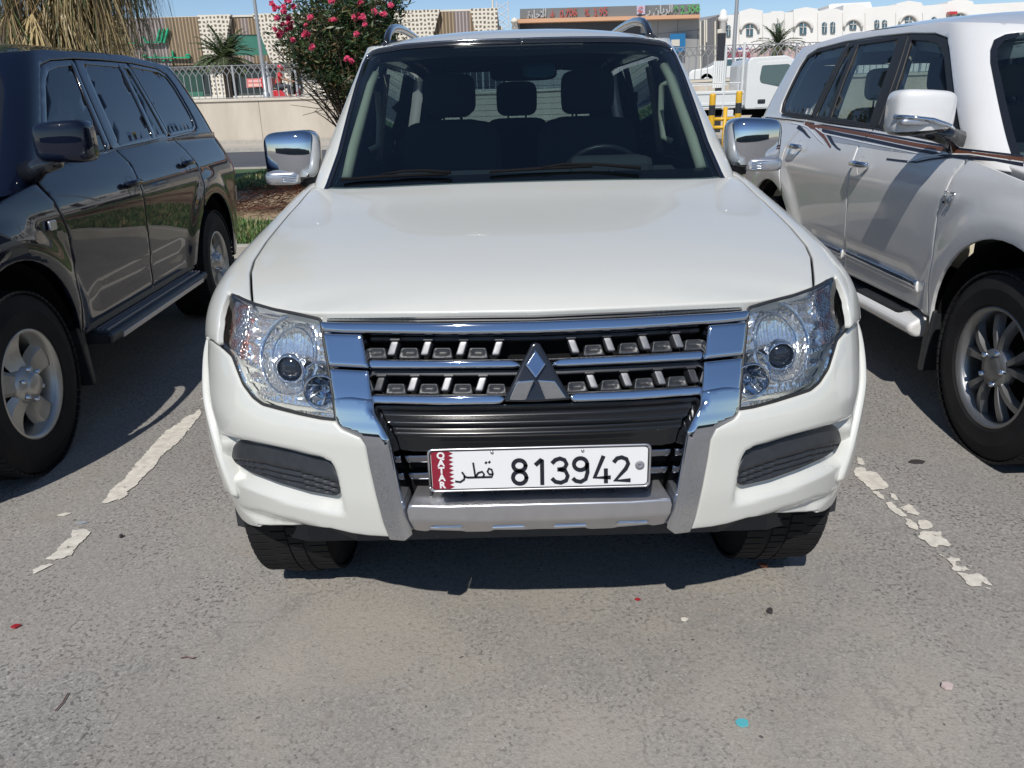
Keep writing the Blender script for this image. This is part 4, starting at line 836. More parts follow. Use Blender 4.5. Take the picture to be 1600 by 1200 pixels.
    if white: panel('cabin_lining', EC, np.array([(s_, z_) for s_, z_ in side]), M['beige'], T, .002, .05, holes=[resample(c([(y_*.985+.03, z_*.98+.028) for y_, z_ in h_]), .04) for h_ in (fg_, rg_, qg_)], lip=0, mir=True, base=-.05)
    for sd in (-1, 1):
        if white and 0:
            MB().tube([(sd*.84, 1.52, 1.18), (sd*.79, 1.54, 1.45), (sd*.70, 1.62, 1.72)], [.05, .045, .04], 8, sx=.6).build('pillar_trim', M['beige'], T, True)
            MB().tube([(sd*.84, 2.50, 1.20), (sd*.78, 2.48, 1.45), (sd*.70, 2.44, 1.74)], [.06, .05, .045], 8, sx=.6).build('pillar_trim', M['beige'], T, True)
            MB().tube([(sd*.80, 3.30, 1.25), (sd*.75, 3.28, 1.5), (sd*.66, 3.2, 1.74)], [.10, .09, .06], 8, sx=.6).build('pillar_trim', M['beige'], T, True)
    # mirrors
    sd = -1 if white else 1
    W_ = gx(*((1440, 176) if white else (113, 221)), cx+sd*1.115*math.cos(a)+ (0)); loc = W_-np.array([cx, cy, 0]); ly = loc[1]*math.cos(a)+loc[0]*math.sin(a); lz = W_[2]; print('mirror local', ly, lz)
    for sd in (-1, 1):
        cpos = np.array([sd*1.105, ly, lz])
        def sh2(p): return np.array([p[0], p[1]+.035*abs(p[0])/.13, p[2]*(1+.10*(-sd*p[0])/.13*-1)])
        vs, fs = superell(cpos, (.132, .08, .093) if white else (.118, .075, .086), .38, .42, fn=sh2)
        if white:
            mm = MB().add(vs, [f for f in fs if min(f)//28 >= 6]).build('door_mirror', pm_, T, True)
            v2, f2 = superell(cpos-[0, 0, .002], (.128, .077, .090), .38, .42, fn=sh2); MB().add(v2, [f for f in f2 if min(f)//28 <= 6]).build('mirror_base_shell', M['gloss'], mm, True)
            MB().tube([cpos+[sd*.134, -.02, -.012], cpos+[sd*.10, -.085, -.016], cpos+[0, -.088, -.030], cpos+[-sd*.08, -.078, -.055], cpos+[-sd*.11, -.06, -.070]], [.010, .010, .011, .010, .006], 8).build('mirror_trim', M['chrome'], mm, True)
            v2, f2 = superell(cpos+[sd*.07, -.060, -.036], (.062, .03, .015), .5, .5); MB().add(v2, f2).build('mirror_lamp', M['silver'], mm, True)
        else:
            mm = MB().add(vs, fs).build('door_mirror', pm_, T, True)
        MB().tube([cpos+[-sd*.03, .0, -.075], cpos+[-sd*.12, .01, -.10], (sd*.90, ly+.05, lz-.14)], [.035, .04, .06], 10, sx=.7).build('mirror_arm', M['gloss'], mm, True)
        pa = EC.sy([(.61, 1.24), (.80, 1.40), (.80, 1.27)]); panel('mirror_plinth', EC, (pa), M['gloss'], T, .004, .03, base=.006, mir=False) if sd == 1 else panel('mirror_plinth', EC, pa, M['gloss'], T, .004, .03, base=.006, mir=True)[0] and None
    return T, X
M['glass_front'] = glass('front_side_glass', (.22, .28, .30), 1, ior=1.6)
M['rib'] = mat('rib_grey', (.22, .235, .27), .25, coat=.3)
TL_, XL = wagon('dark blue-black off-road wagon with tinted windows and a ribbed side step, parked on the left', -3.066, 1.37, -.0758, False)
TR_, XR = wagon('white off-road wagon with brown and navy side stripes and beige cabin, parked on the right', 2.857, 1.33, -.002, True)
# white wagon trim: stripes, moulding, badge
r4 = lambda p: zr(1100, 0, 3.2, p)
M['st_br'] = mat('stripe_brown', (.15, .055, .028), .5); M['st_nv'] = mat('stripe_navy', (.012, .016, .034), .5); M['st_gr'] = mat('stripe_grey', (.33, .35, .38), .35, coat=.8); M['st_wt'] = mat('stripe_white', (.85, .85, .85), .35, coat=.8)
def stripe(L, hw0, hw1, m, h=.0016):
    L = np.array(L, float); L = resample(L, 12, False); n = len(L); t = np.gradient(L, axis=0); nn = np.stack([-t[:, 1], t[:, 0]], 1)/(np.hypot(*t.T)[:, None]+1e-9); wv = np.linspace(hw0, hw1, n)[:, None]*1.35
    if callable(hw0): pass
    q = np.vstack([L-nn*wv, (L+nn*wv)[::-1]]); ab = solve(EB, r4(q), (-2.4, 1.2), XR); 
    P = panel('side_stripe', EB, ab, M[m], TR_, 0, .03, off=eoff, base=h, lip=0, bstep=.02)
    return P
stripe([(308, 586), (420, 598), (520, 613), (800, 657), (1050, 702), (1300, 747), (1600, 782)], 2, 4.5, 'st_nv')
stripe([(505, 620), (650, 645), (800, 672), (1050, 722), (1300, 765), (1600, 800)], 5, 9, 'st_br')
stripe([(590, 652), (700, 675), (800, 694), (1000, 737), (1180, 772), (1330, 792), (1460, 800), (1600, 820)], 6, 6, 'st_nv', .0022)
stripe([(510, 622), (560, 640), (605, 690), (635, 738)], 9, 3, 'st_br', .0022)
stripe([(470, 632), (500, 656), (520, 680), (533, 690)], 8, 2, 'st_nv', .0022)
stripe([(440, 612), (480, 622), (520, 636), (570, 690), (600, 720)], 3, 1.5, 'st_wt', .003)
stripe([(622, 672), (645, 715), (668, 740), (685, 750)], 7, 2, 'st_nv', .0028)
stripe([(640, 690), (760, 712), (900, 742), (1050, 766)], 14, 3, 'st_gr', .001)
stripe([(560, 640), (600, 668), (800, 712), (1000, 752), (1070, 766)], 2, 2, 'st_wt', .003)
stripe([(915, 795), (980, 803), (1060, 812), (1140, 796), (1260, 782), (1400, 792), (1600, 830)], 3, 4, 'st_nv', .0028)
for pts, m, h in (([(1020, 810), (1100, 784), (1200, 770), (1330, 772), (1600, 812)], 'st_wt', .0034),): stripe(pts, 2.2, 2.2, m, h)
for y0, y1 in ((.68, 1.535), (1.58, 2.30)):
    panel('door_moulding', EB, EB.sy([(y0, .545), (y0+.01, .60), (y1, .612), (y1+.01, .557)]), M['white2'], TR_, .008, .02, off=eoff, base=.012, mir=True, lip=.02)
    panel('moulding_trim', EB, EB.sy([(y0+.01, .572), (y0+.015, .602), (y1, .613), (y1, .583)]), M['chrome'], TR_, .006, .02, off=eoff, base=.019, mir=True, lip=.02)
bx = solve(EB, r4([(1230, 992)]), (-1.3, 1.0), XR)[0]; Pb = EB(bx[:1], bx[1:])[0]+eoff(bx[:1], bx[1:])[0]*np.array([-1, 0, 0])
text_mesh('engine_badge', '5.7', .075, M['chrome'], TR_, (Pb[0]-.006, Pb[1], Pb[2]), (math.pi/2, 0, -math.pi/2), .003, .0012)
# small badge on the dark wagon's door
by = solve(EB, zr(0, 60, 4, [(312, 1170)]), (1.3, 1.0), XL)[0]; Pb = EB(by[:1], by[1:])[0]
MB().prism(rounded([(-.032, -.020), (.032, -.020), (.036, .022), (-.028, .022)], .01), lambda u, v: (Pb[0]+.004, Pb[1]+u, Pb[2]+v), lambda u, v: (Pb[0]+.016, Pb[1]+u, Pb[2]+v)).build('wing_badge', M['silver'], TL_, bevel=.003)
# ================================================================ ground
def st(o): return tag(o, kind='structure')
TZ = lambda y: float(np.interp(y, [6.8, 9, 12, 15, 40], [.10, .18, .28, .38, .38]))
def sheet(name, x0, x1, ys, zf, m, nx=2):
    xs = np.linspace(x0, x1, nx); b = MB(); vs = [(x, y, zf(y)) for y in ys for x in xs]
    b.add(vs, [(j*nx+i, j*nx+i+1, (j+1)*nx+i+1, (j+1)*nx+i) for j in range(len(ys)-1) for i in range(nx-1)]); return st(b.build(name, m))
# asphalt: binder, stones, dust and stains
am, nt, b = nodes('parking_asphalt'); b.inputs['Roughness'].default_value = .88; b.inputs['Specular IOR Level'].default_value = .25
tc = nt.nodes.new('ShaderNodeTexCoord')
def vor(scale, feat='F1', rnd=1):
    v = nt.nodes.new('ShaderNodeTexVoronoi'); v.inputs['Scale'].default_value = scale; v.feature = feat; v.inputs['Randomness'].default_value = rnd; nt.links.new(tc.outputs['Object'], v.inputs['Vector']); return v
def mixc(f, a, c, t='MIX'):
    x = nt.nodes.new('ShaderNodeMix'); x.data_type = 'RGBA'; x.blend_type = t
    if hasattr(f, 'links'): nt.links.new(f, x.inputs[0])
    else: x.inputs[0].default_value = f
    for k, v in ((6, a), (7, c)):
        if hasattr(v, 'links'): nt.links.new(v, x.inputs[k])
        else: x.inputs[k].default_value = (*v, 1)
    return x.outputs[2]
def noi(scale, detail=5, rough=.6, dist=0): return noise(nt, scale, detail, rough, tc.outputs['Object'], dist)
v1 = vor(140); v2 = vor(260)
stone = ramp(nt, v1.outputs['Color'], [(.0, (.13, .128, .125)), (.30, (.215, .208, .198)), (.6, (.268, .259, .245)), (.85, (.335, .323, .305)), (1, (.48, .46, .435))])
fine = ramp(nt, v2.outputs['Color'], [(.1, (.17, .166, .16)), (.5, (.245, .237, .226)), (.9, (.32, .308, .292))])
col = mixc(.42, stone, fine)
pit = ramp(nt, noi(75, 3, .5), [(.38, (1, 1, 1)), (.45, (0, 0, 0))]); pm2 = ramp(nt, noi(3.1, 3, .6), [(.35, (.2, .2, .2)), (.6, (1, 1, 1))])
mm_ = nt.nodes.new('ShaderNodeMath'); mm_.operation = 'MULTIPLY'; nt.links.new(pit, mm_.inputs[0]); nt.links.new(pm2, mm_.inputs[1])
col = mixc(mm_.outputs[0], col, (.085, .082, .08))
dust = ramp(nt, noi(1.1, 6, .62, .4), [(.47, (0, 0, 0)), (.68, (.5, .5, .5))]); col = mixc(dust, col, (.30, .28, .25))
dust2 = ramp(nt, noi(4.5, 6, .7, .3), [(.55, (0, 0, 0)), (.78, (.45, .45, .45))]); col = mixc(dust2, col, (.25, .205, .17))
gm_ = nt.nodes.new('ShaderNodeMapping'); gm_.inputs['Location'].default_value = (-.10, .02, 0); gm_.inputs['Scale'].default_value = (.72, 1.25, 1); nt.links.new(tc.outputs['Object'], gm_.inputs[0]); gd_ = nt.nodes.new('ShaderNodeTexGradient'); gd_.gradient_type = 'SPHERICAL'; nt.links.new(gm_.outputs[0], gd_.inputs[0])
am2 = nt.nodes.new('ShaderNodeMath'); am2.operation = 'MULTIPLY'; nt.links.new(ramp(nt, gd_.outputs['Fac'], [(.0, (0, 0, 0)), (.35, (1, 1, 1))]), am2.inputs[0]); nt.links.new(ramp(nt, noi(3.3, 6, .65, .6), [(.38, (.15, .15, .15)), (.62, (.62, .62, .62))]), am2.inputs[1]); col = mixc(am2.outputs[0], col, (.33, .305, .265))
ck = vor(.55, 'DISTANCE_TO_EDGE'); wv_ = nt.nodes.new('ShaderNodeVectorMath'); wv_.operation = 'ADD'; nz_ = nt.nodes.new('ShaderNodeTexNoise'); nz_.inputs['Scale'].default_value = 5; nz_.inputs['Detail'].default_value = 6; nt.links.new(tc.outputs['Object'], nz_.inputs['Vector']); sc_ = nt.nodes.new('ShaderNodeVectorMath'); sc_.operation = 'SCALE'; sc_.inputs['Scale'].default_value = .35; nt.links.new(nz_.outputs['Color'], sc_.inputs[0]); nt.links.new(tc.outputs['Object'], wv_.inputs[0]); nt.links.new(sc_.outputs[0], wv_.inputs[1]); nt.links.new(wv_.outputs[0], ck.inputs['Vector'])
ckm = nt.nodes.new('ShaderNodeMath'); ckm.operation = 'MULTIPLY'; nt.links.new(ramp(nt, ck.outputs['Distance'], [(.001, (.30, .30, .30)), (.0035, (0, 0, 0))]), ckm.inputs[0]); nt.links.new(ramp(nt, noi(.9, 3), [(.50, (0, 0, 0)), (.56, (1, 1, 1))]), ckm.inputs[1]); col = mixc(ckm.outputs[0], col, (.09, .085, .08))
oil = ramp(nt, noi(1.9, 4, .55, .2), [(.70, (0, 0, 0)), (.78, (.35, .35, .35))]); col = mixc(oil, col, (.11, .105, .10))
dk_ = ramp(nt, noi(.8, 5, .6), [(.3, (.89, .88, .865)), (.7, (1.12, 1.10, 1.07))]); col = mixc(1.0, col, dk_, 'MULTIPLY')
spot = ramp(nt, noi(38, 1, .4), [(.76, (0, 0, 0)), (.79, (1, 1, 1))]); col = mixc(spot, col, (.10, .095, .09))
nt.links.new(col, b.inputs['Base Color'])
hm = nt.nodes.new('ShaderNodeMath'); hm.operation = 'ADD'; nt.links.new(v1.outputs['Distance'], hm.inputs[0]); nt.links.new(noi(160, 4), hm.inputs[1]); bump(nt, b, hm.outputs[0], .32, .003)
M['asphalt'] = am
sheet('ground', -400, 400, [-120, 6.75], lambda y: -.06, mat('far_ground', (.30, .27, .22), .95, var=.2, vs=.3))
sheet('parking_lot', -60, 60, [-60, 6.74], lambda y: 0, am)
M['kerb'] = mat('kerb_concrete', (.36, .34, .30), .85, var=.15, vs=6, bmp=.3, bs=60)
st(MB().box((0, 6.82, .03), (110, .15, .20)).build('kerb', M['kerb'], bevel=.012))
soil, nt, b = nodes('dry_soil'); b.inputs['Roughness'].default_value = .95; tc = nt.nodes.new('ShaderNodeTexCoord')
c0 = ramp(nt, noi(2.0, 8, .7, 1), [(.3, (.26, .17, .10)), (.5, (.44, .32, .20)), (.7, (.52, .41, .27))]); mpn = nt.nodes.new('ShaderNodeMapping'); mpn.inputs['Scale'].default_value = (.5, 2.4, 1); nt.links.new(tc.outputs['Object'], mpn.inputs[0])
c1 = ramp(nt, noise(nt, 1.3, 6, .6, mpn.outputs[0]), [(.56, (0, 0, 0)), (.63, (1, 1, 1))]); c0 = mixc(c1, c0, (.24, .12, .075)); nt.links.new(c0, b.inputs['Base Color']); bump(nt, b, noi(14, 8, .7), 1, .08)
M['soil'] = soil
sheet('planting_bed', -60, 60, [6.9, 9, 12, 16], TZ, soil)
sheet('road', -200, 200, [16, 26], lambda y: .36, mat('road_asphalt', (.075, .078, .085), .85, var=.12, vs=.5, bmp=.2, bs=30))
sheet('pavement', -200, 200, [26, 31], lambda y: .47, mat('pavement_concrete', (.42, .38, .32), .9, var=.12, vs=1))
st(MB().box((0, 25.94, .40), (400, .16, .16)).build('kerb', M['kerb']))
st(MB().box((0, 16.0, .36), (400, .14, .12)).build('kerb', M['kerb']))
def blades(name, regions, n, h0, h1, mats_, seed, lab=None, wd=.006):
    rg = np.random.default_rng(seed); V = []; F = []; MI = []
    for x0, x1, y0, y1, fr in regions:
        for _ in range(int(n*fr)):
            x, y = rg.uniform(x0, x1), rg.uniform(y0, y1)
            if math.sin(x*1.7+seed)+math.sin(y*2.3+x*.8)+rg.normal()*.7 < -.9: continue
            z = TZ(y)-.01; h = rg.uniform(h0, h1); a = rg.uniform(0, 6.28); l = rg.uniform(.1, .7)*h; dx, dy = math.cos(a), math.sin(a); w_ = wd*rg.uniform(.7, 1.6); k = len(V)
            V += [(x-dy*w_, y+dx*w_, z), (x+dy*w_, y-dx*w_, z), (x+dx*l*.5+dy*w_*.7, y+dy*l*.5-dx*w_*.7, z+h*.65), (x+dx*l*.5-dy*w_*.7, y+dy*l*.5+dx*w_*.7, z+h*.65), (x+dx*l, y+dy*l, z+h)]
            F += [(k, k+1, k+2, k+3), (k+3, k+2, k+4)]; q = rg.integers(0, len(mats_)); MI += [q, q]
    me = bpy.data.meshes.new(name); me.from_pydata(V, [], F); o = link(name, me, mats_, None, False); me.polygons.foreach_set('material_index', MI); return tag(o, kind='stuff')
G1 = [mat('grass_a', (.060, .135, .026), .6), mat('grass_b', (.10, .19, .05), .6), mat('grass_c', (.035, .085, .02), .6), mat('grass_dry', (.30, .25, .12), .7)]
M['turf'] = mat('turf_base', (.05, .095, .03), .9, var=.5, vs=6, bmp=.6, bs=25, bd=.05)
sheet('grass_ground', -60, 60, [6.9, 8.55], lambda y: TZ(y)+.006, M['turf']); sheet('grass_ground', -60, 60, [11.9, 15.9], lambda y: TZ(y)+.006, M['turf'])
tag(blades('grass', [(-5.2, 2.5, 6.92, 8.6, .62), (-5.2, 3, 11.7, 15.9, .38)], 52000, .05, .12, G1, 3), 'short green grass of the verge behind the cars', 'grass')
R1 = [mat('dry_stem_a', (.20, .065, .04), .8), mat('dry_stem_b', (.30, .12, .07), .8), mat('dry_stem_c', (.10, .05, .03), .8)]
rg = np.random.default_rng(5); V = []; F = []; MI = []
for cx_, cy_, rx_, ry_, hh_, n_ in ((-3.35, 9.35, .95, .33, .30, 900), (-2.3, 9.6, .6, .28, .26, 650), (-2.2, 10.3, .7, .2, .2, 200), (-2.4, 8.9, .9, .16, .12, 250), (-4.6, 9.5, .7, .4, .3, 900), (-3.2, 11.5, 1.6, .25, .18, 1100), (.5, 9.6, .9, .5, .25, 900), (2.6, 9.8, .8, .5, .25, 700)):
    for _ in range(n_):
        x, y = cx_+rg.normal()*rx_*.5, cy_+rg.normal()*ry_*.5; z = TZ(y); f_ = math.exp(-((x-cx_)/rx_)**2-((y-cy_)/ry_)**2); a = rg.uniform(0, 6.28); h = hh_*f_*rg.uniform(.1, 1); l = rg.uniform(.08, .22); d = (math.cos(a)*l, math.sin(a)*l, rg.uniform(-.04, .10)); w_ = .006; k = len(V)
        V += [(x, y-w_, z+h), (x, y+w_, z+h), (x+d[0], y+d[1]+w_, max(z, z+h+d[2])), (x+d[0], y+d[1]-w_, max(z, z+h+d[2])+.008)]; F.append((k, k+1, k+2, k+3)); MI.append(int(rg.integers(0, 3)))
me = bpy.data.meshes.new('dry_plants'); me.from_pydata(V, [], F); o = link('dry_plants', me, R1, None, False); me.polygons.foreach_set('material_index', MI); tag(o, 'reddish brown dried creeper heaped on the sandy bed', 'dry plants', kind='stuff')
# parking lines, worn through in places
lm, nt, b = nodes('worn_line_paint'); b.inputs['Roughness'].default_value = .8; tc = nt.nodes.new('ShaderNodeTexCoord'); b.inputs['Base Color'].default_value = (.60, .56, .49, 1)
nt.links.new(ramp(nt, noi(26, 6, .7), [(.3, (.44, .41, .36)), (.65, (.66, .62, .54))]), b.inputs['Base Color'])
out = nt.nodes['Material Output']; tr = nt.nodes.new('ShaderNodeBsdfTransparent'); mx = nt.nodes.new('ShaderNodeMixShader'); al = ramp(nt, noi(30, 8, .75), [(.35, (0, 0, 0)), (.40, (1, 1, 1))])
nt.links.new(al, mx.inputs[0]); nt.links.new(tr.outputs[0], mx.inputs[1]); nt.links.new(b.outputs[0], mx.inputs[2]); nt.links.new(mx.outputs[0], out.inputs[0])
def ragged(px, jit=.006):
    P = np.array([gnd(*q)[:2] for q in px]); P = resample(P, .012); rg = np.random.default_rng(len(px)); return P+rg.normal(size=P.shape)*jit*.5
zk = lambda p: zr(1300, 700, 4, p)
LLp = [[(160, 787), (172, 768), (192, 752), (205, 735), (222, 716), (233, 703), (245, 690), (262, 672), (280, 662), (290, 652), (303, 648), (312, 640), (316, 646), (306, 658), (296, 672), (280, 690), (268, 700), (250, 715), (242, 730), (225, 745), (215, 758), (200, 768), (198, 778), (180, 783), (165, 788)],
       [(72, 874), (90, 862), (95, 852), (112, 840), (113, 830), (135, 827), (140, 833), (132, 845), (118, 857), (112, 868), (95, 874), (80, 876)], [(50, 895), (62, 886), (78, 882), (81, 885), (62, 894), (52, 898)]]
RLp = [zk([(160, 60), (185, 70), (208, 105), (200, 113), (165, 103), (150, 80)]), zk([(135, 140), (170, 122), (205, 130), (220, 148), (270, 155), (310, 190), (355, 245), (350, 255), (320, 262), (285, 262), (250, 270), (215, 240), (180, 208), (140, 172)]),
       zk([(250, 272), (290, 280), (330, 315), (318, 323), (290, 312)]), zk([(360, 285), (380, 287), (415, 325), (418, 338), (400, 335), (365, 305)]), zk([(338, 350), (360, 341), (385, 350), (405, 380), (440, 395), (462, 430), (440, 432), (395, 415), (360, 382)]), zk([(425, 378), (465, 368), (475, 352), (505, 370), (552, 418), (545, 428), (510, 424), (460, 398)]),
       zk([(458, 445), (480, 445), (520, 475), (545, 505), (540, 518), (500, 508), (465, 480)]), zk([(538, 455), (575, 455), (605, 462), (636, 495), (610, 512), (560, 512), (540, 490)]), zk([(532, 540), (560, 525), (620, 528), (670, 525), (690, 560), (725, 590), (745, 618), (720, 622), (672, 610), (655, 630), (620, 625), (590, 590), (545, 565)]),
       zk([(715, 700), (740, 685), (800, 700), (800, 712), (768, 715), (780, 740), (830, 748), (860, 768), (800, 775), (760, 770), (745, 735)]), zk([(780, 785), (830, 788), (870, 798), (915, 792), (960, 820), (998, 858), (975, 862), (935, 838), (930, 868), (890, 872), (845, 858), (820, 830)]), zk([(958, 880), (985, 876), (998, 885), (975, 893)]), zk([(850, 740), (870, 736), (882, 745), (865, 752)]), zk([(670, 672), (690, 668), (708, 680), (695, 687)])]
for polys, x0, nm in ((LLp, -1.70, 'L'), (RLp, 1.38, 'R')):
    b = MB()
    for p in polys:
        P = ragged(p); b.add([(x, y, .004) for x, y in P], [tuple(range(len(P)))])
    for y0, y1 in ((2.25, 3.3), (3.45, 5.1), (5.3, 6.5)): P = resample([(x0-.06, y0), (x0+.06, y0+.05), (x0+.06, y1), (x0-.06, y1-.04)], .03)+rng.normal(size=(1, 2))*.004; b.add([(x, y, .004) for x, y in P], [tuple(range(len(P)))])
    o = b.build('parking_line', lm); bm = bmesh.new(); bm.from_mesh(o.data); bmesh.ops.triangulate(bm, faces=bm.faces); bm.to_mesh(o.data); bm.free(); st(o)
# litter
def litter(name, px, r, m, lab, cat, n=7, h=.006, el=1.0, rot=0):
    c = gnd(*px); rg = np.random.default_rng(int(px[0])); pts = [(r*(1 if n > 4 else 1.2)*rg.uniform(.75, 1.1)*math.cos(2*math.pi*k/n)*el, r*rg.uniform(.75, 1.1)*math.sin(2*math.pi*k/n)) for k in range(n)]
    pts = [(a*math.cos(rot)-b_*math.sin(rot), a*math.sin(rot)+b_*math.cos(rot)) for a, b_ in pts]
    o = MB().prism(pts, lambda a, b_: (c[0]+a, c[1]+b_, .002+h*.3*math.sin(a*90)**2), lambda a, b_: (c[0]+a, c[1]+b_, .002+h)).build(name, m); return tag(o, lab, cat, 'small litter scattered on the asphalt')
wp = mat('litter_pale', (.62, .58, .50), .6); rd = mat('litter_red', (.32, .02, .03), .4); bl = mat('litter_teal', (.10, .42, .47), .2, coat=.8); dkm = mat('litter_dark', (.035, .03, .03), .8); br = mat('litter_twig', (.10, .045, .04), .8)
litter('plastic_scrap', (25, 981), .009, rd, 'small red plastic scrap on the asphalt at the far left', 'litter', 4, .008, 1.6, .4)
o = litter('bottle_seal', (1160, 1132), .014, bl, 'shiny teal oval bottle seal on the asphalt in the right foreground', 'litter', 16, .005, 1.15)
litter('paper_scrap', (1478, 1075), .013, mat('litter_pink', (.50, .40, .38), .5), 'crumpled pale pinkish scrap at the lower right of the asphalt', 'litter', 6, .01, 1.3)
litter('paper_scrap', (1069, 970), .008, wp, 'tiny cream paper scrap on the asphalt in front of the bumper', 'litter', 5, .006, 1.4)
litter('pebble', (1203, 958), .010, dkm, 'dark fragment lying right of the cream scrap', 'litter', 6, .012)
litter('dry_leaf', (1432, 723), .018, dkm, 'dark dry leaf on the asphalt near the right parking line', 'leaf', 6, .006, 1.8)
litter('paper_scrap', (102, 805), .010, wp, 'thin white sliver near the gap in the left parking line', 'litter', 4, .005, 2.2, .3)
litter('paper_scrap', (128, 818), .008, mat('litter_grey', (.3, .32, .36), .4), 'small grey-blue sliver beside the white sliver at the left line', 'litter', 4, .005, 2.4, .1)
litter('pebble', (190, 840), .007, dkm, 'small dark pebble right of the left parking line', 'litter', 6, .01)
litter('plastic_scrap', (996, 938), .007, rd, 'tiny red speck just in front of the car shadow', 'litter', 4, .004, 1.5)
litter('plastic_scrap', (1193, 886), .012, mat('litter_rust', (.30, .10, .05), .7), 'rusty brown fragment beside the front tyre near the right line', 'litter', 5, .01, 1.5)
for px, pts, lab in (((295, 1030), [(-.022, 0), (-.005, .004), (.012, -.004), (.02, .002)], 'short dark red twig on the asphalt left of centre'), ((97, 1100), [(0, -.03), (.003, 0), (-.002, .035)], 'thin dark twig on the asphalt at the lower left')):
    c = gnd(*px); tag(MB().tube([(c[0]+a, c[1]+b_, .005) for a, b_ in pts], .0018, 5).build('twig', br), lab, 'twig')
c = gnd(338, 762); 
# ================================================================ wall, terrace, fence
def wz(x): return float(np.interp(x, [-60, 0, 8, 60], [2.10, 2.12, 2.34, 2.5]))
wl, nt, b = nodes('wall_concrete'); b.inputs['Roughness'].default_value = .9; tc = nt.nodes.new('ShaderNodeTexCoord'); mpn = nt.nodes.new('ShaderNodeMapping'); mpn.inputs['Scale'].default_value = (1, 1, .25); nt.links.new(tc.outputs['Object'], mpn.inputs[0])
c0 = ramp(nt, noise(nt, 1.1, 7, .65, mpn.outputs[0]), [(.3, (.43, .38, .31)), (.7, (.56, .50, .42))]); nt.links.new(c0, b.inputs['Base Color'])
W1 = thing('retaining_wall', 'long beige concrete retaining wall along the road behind the cars', 'wall', (0, 31.2, 0))
for k in range(-12, 12):
    x0, x1 = k*5+.008, k*5+4.992
    MB().add([(x0, 31-31.2, .4), (x1, 31-31.2, .4), (x1, 31-31.2, wz(x1)), (x0, 31-31.2, wz(x0)), (x0, .3, .4), (x1, .3, .4), (x1, .3, wz(x1)), (x0, .3, wz(x0))], [(0, 1, 2, 3), (3, 2, 6, 7), (0, 3, 7, 4), (1, 5, 6, 2)]).build('wall_panel', wl, W1)
MB().add([(x, yy, z) for x in (-60, 0, 8, 60) for yy, z in ((-.26, wz(x)-.02), (-.26, wz(x)+.07), (.36, wz(x)+.07), (.36, wz(x)-.02))], [(i*4+j, i*4+(j+1) % 4, i*4+4+(j+1) % 4, i*4+4+j) for i in range(3) for j in range(4)]).build('coping', mat('coping', (.55, .50, .42), .85, var=.08, vs=3), W1)
MB().box((0, -.30, .50), (120, .12, .22)).build('wall_footing', M['kerb'], W1)
sheet('terrace', -400, 400, [31.5, 400], lambda y: 1.85, mat('terrace_ground', (.42, .38, .32), .95, var=.1, vs=.5))
FN = thing('metal_fence', 'grey metal fence with a diamond lattice top standing on the retaining wall', 'fence', (0, 31.1, 2.1))
fm = mat('fence_grey', (.30, .31, .32), .5, .3); fm2 = mat('fence_post', (.38, .39, .40), .45, .4); sp = 2.46
for k in range(-11, 12):
    x0 = at(366, 130, 31.1)[0]+k*sp*.5*2; zb_ = wz(x0)-2.1+.05
    MB().box((x0, 0, zb_+.63), (.07, .07, 1.26)).build('fence_post', fm2, FN)
    b = MB(); x1 = x0+sp; n_ = 10
    for i in range(1, n_):
        x = x0+sp*i/n_; b.box((x, 0, zb_+.47), (.026, .026, .84))
    for z_ in (.05, 1.24): b.tube([(x0, 0, zb_+z_), (x1, 0, wz(x1)-2.1+.05+z_)], .016, 4)
    for i in range(n_//2):
        xa = x0+sp*(2*i)/n_; xb = x0+sp*(2*i+2)/n_; xm = (xa+xb)/2
        for p, q in (((xa, .88), (xm, 1.22)), ((xm, .88), (xb, 1.22)), ((xb, .88), (xm, 1.22)), ((xm, .88), (xa, 1.22))): b.tube([(p[0], 0, zb_+p[1]), (q[0], 0, zb_+q[1])], .017, 4)
    b.build('fence_infill', fm, FN)
# ================================================================ buildings behind
def quad(name, pts, m, parent, y=None, thick=.3, label=None):   # outline in photo pixels on plane y, given real thickness
    P = [at(px, py, y) for px, py in pts]; 
    return MB().prism([(p[0], p[2]) for p in P], lambda a, b_: (a, y, b_), lambda a, b_: (a, y+thick, b_)).build(name, m, parent, label=label)
def stripes(name, c1, c2, per, rough=.6, big=None):
    m, nt, b = nodes(name); tc = nt.nodes.new('ShaderNodeTexCoord'); sx = nt.nodes.new('ShaderNodeSeparateXYZ'); nt.links.new(tc.outputs['Object'], sx.inputs[0])
    mu = nt.nodes.new('ShaderNodeMath'); mu.operation = 'MULTIPLY'; mu.inputs[1].default_value = 2*math.pi/per; nt.links.new(sx.outputs[0], mu.inputs[0]); si = nt.nodes.new('ShaderNodeMath'); si.operation = 'SINE'; nt.links.new(mu.outputs[0], si.inputs[0])
    o = ramp(nt, si.outputs[0], [(.35, c2), (.6, c1)])
    if big:
        f = nt.nodes.new('ShaderNodeTexNoise'); f.noise_dimensions = '1D'; f.inputs['Scale'].default_value = .35; f.inputs['Detail'].default_value = 0; nt.links.new(sx.outputs[0], f.inputs['W']); r2 = ramp(nt, f.outputs['Fac'], [(.49, (0, 0, 0)), (.51, (1, 1, 1))])
        x = nt.nodes.new('ShaderNodeMix'); x.data_type = 'RGBA'; nt.links.new(r2, x.inputs[0]); nt.links.new(o, x.inputs[6]); o2 = ramp(nt, si.outputs[0], [(.35, big[1]), (.6, big[0])]); nt.links.new(o2, x.inputs[7]); o = x.outputs[2]
    nt.links.new(o, b.inputs['Base Color']); b.inputs['Roughness'].default_value = rough; return m
M['louvre'] = stripes('brown_louvres', (.33, .24, .145), (.13, .095, .06), .26, big=((.36, .31, .31), (.16, .13, .125)))
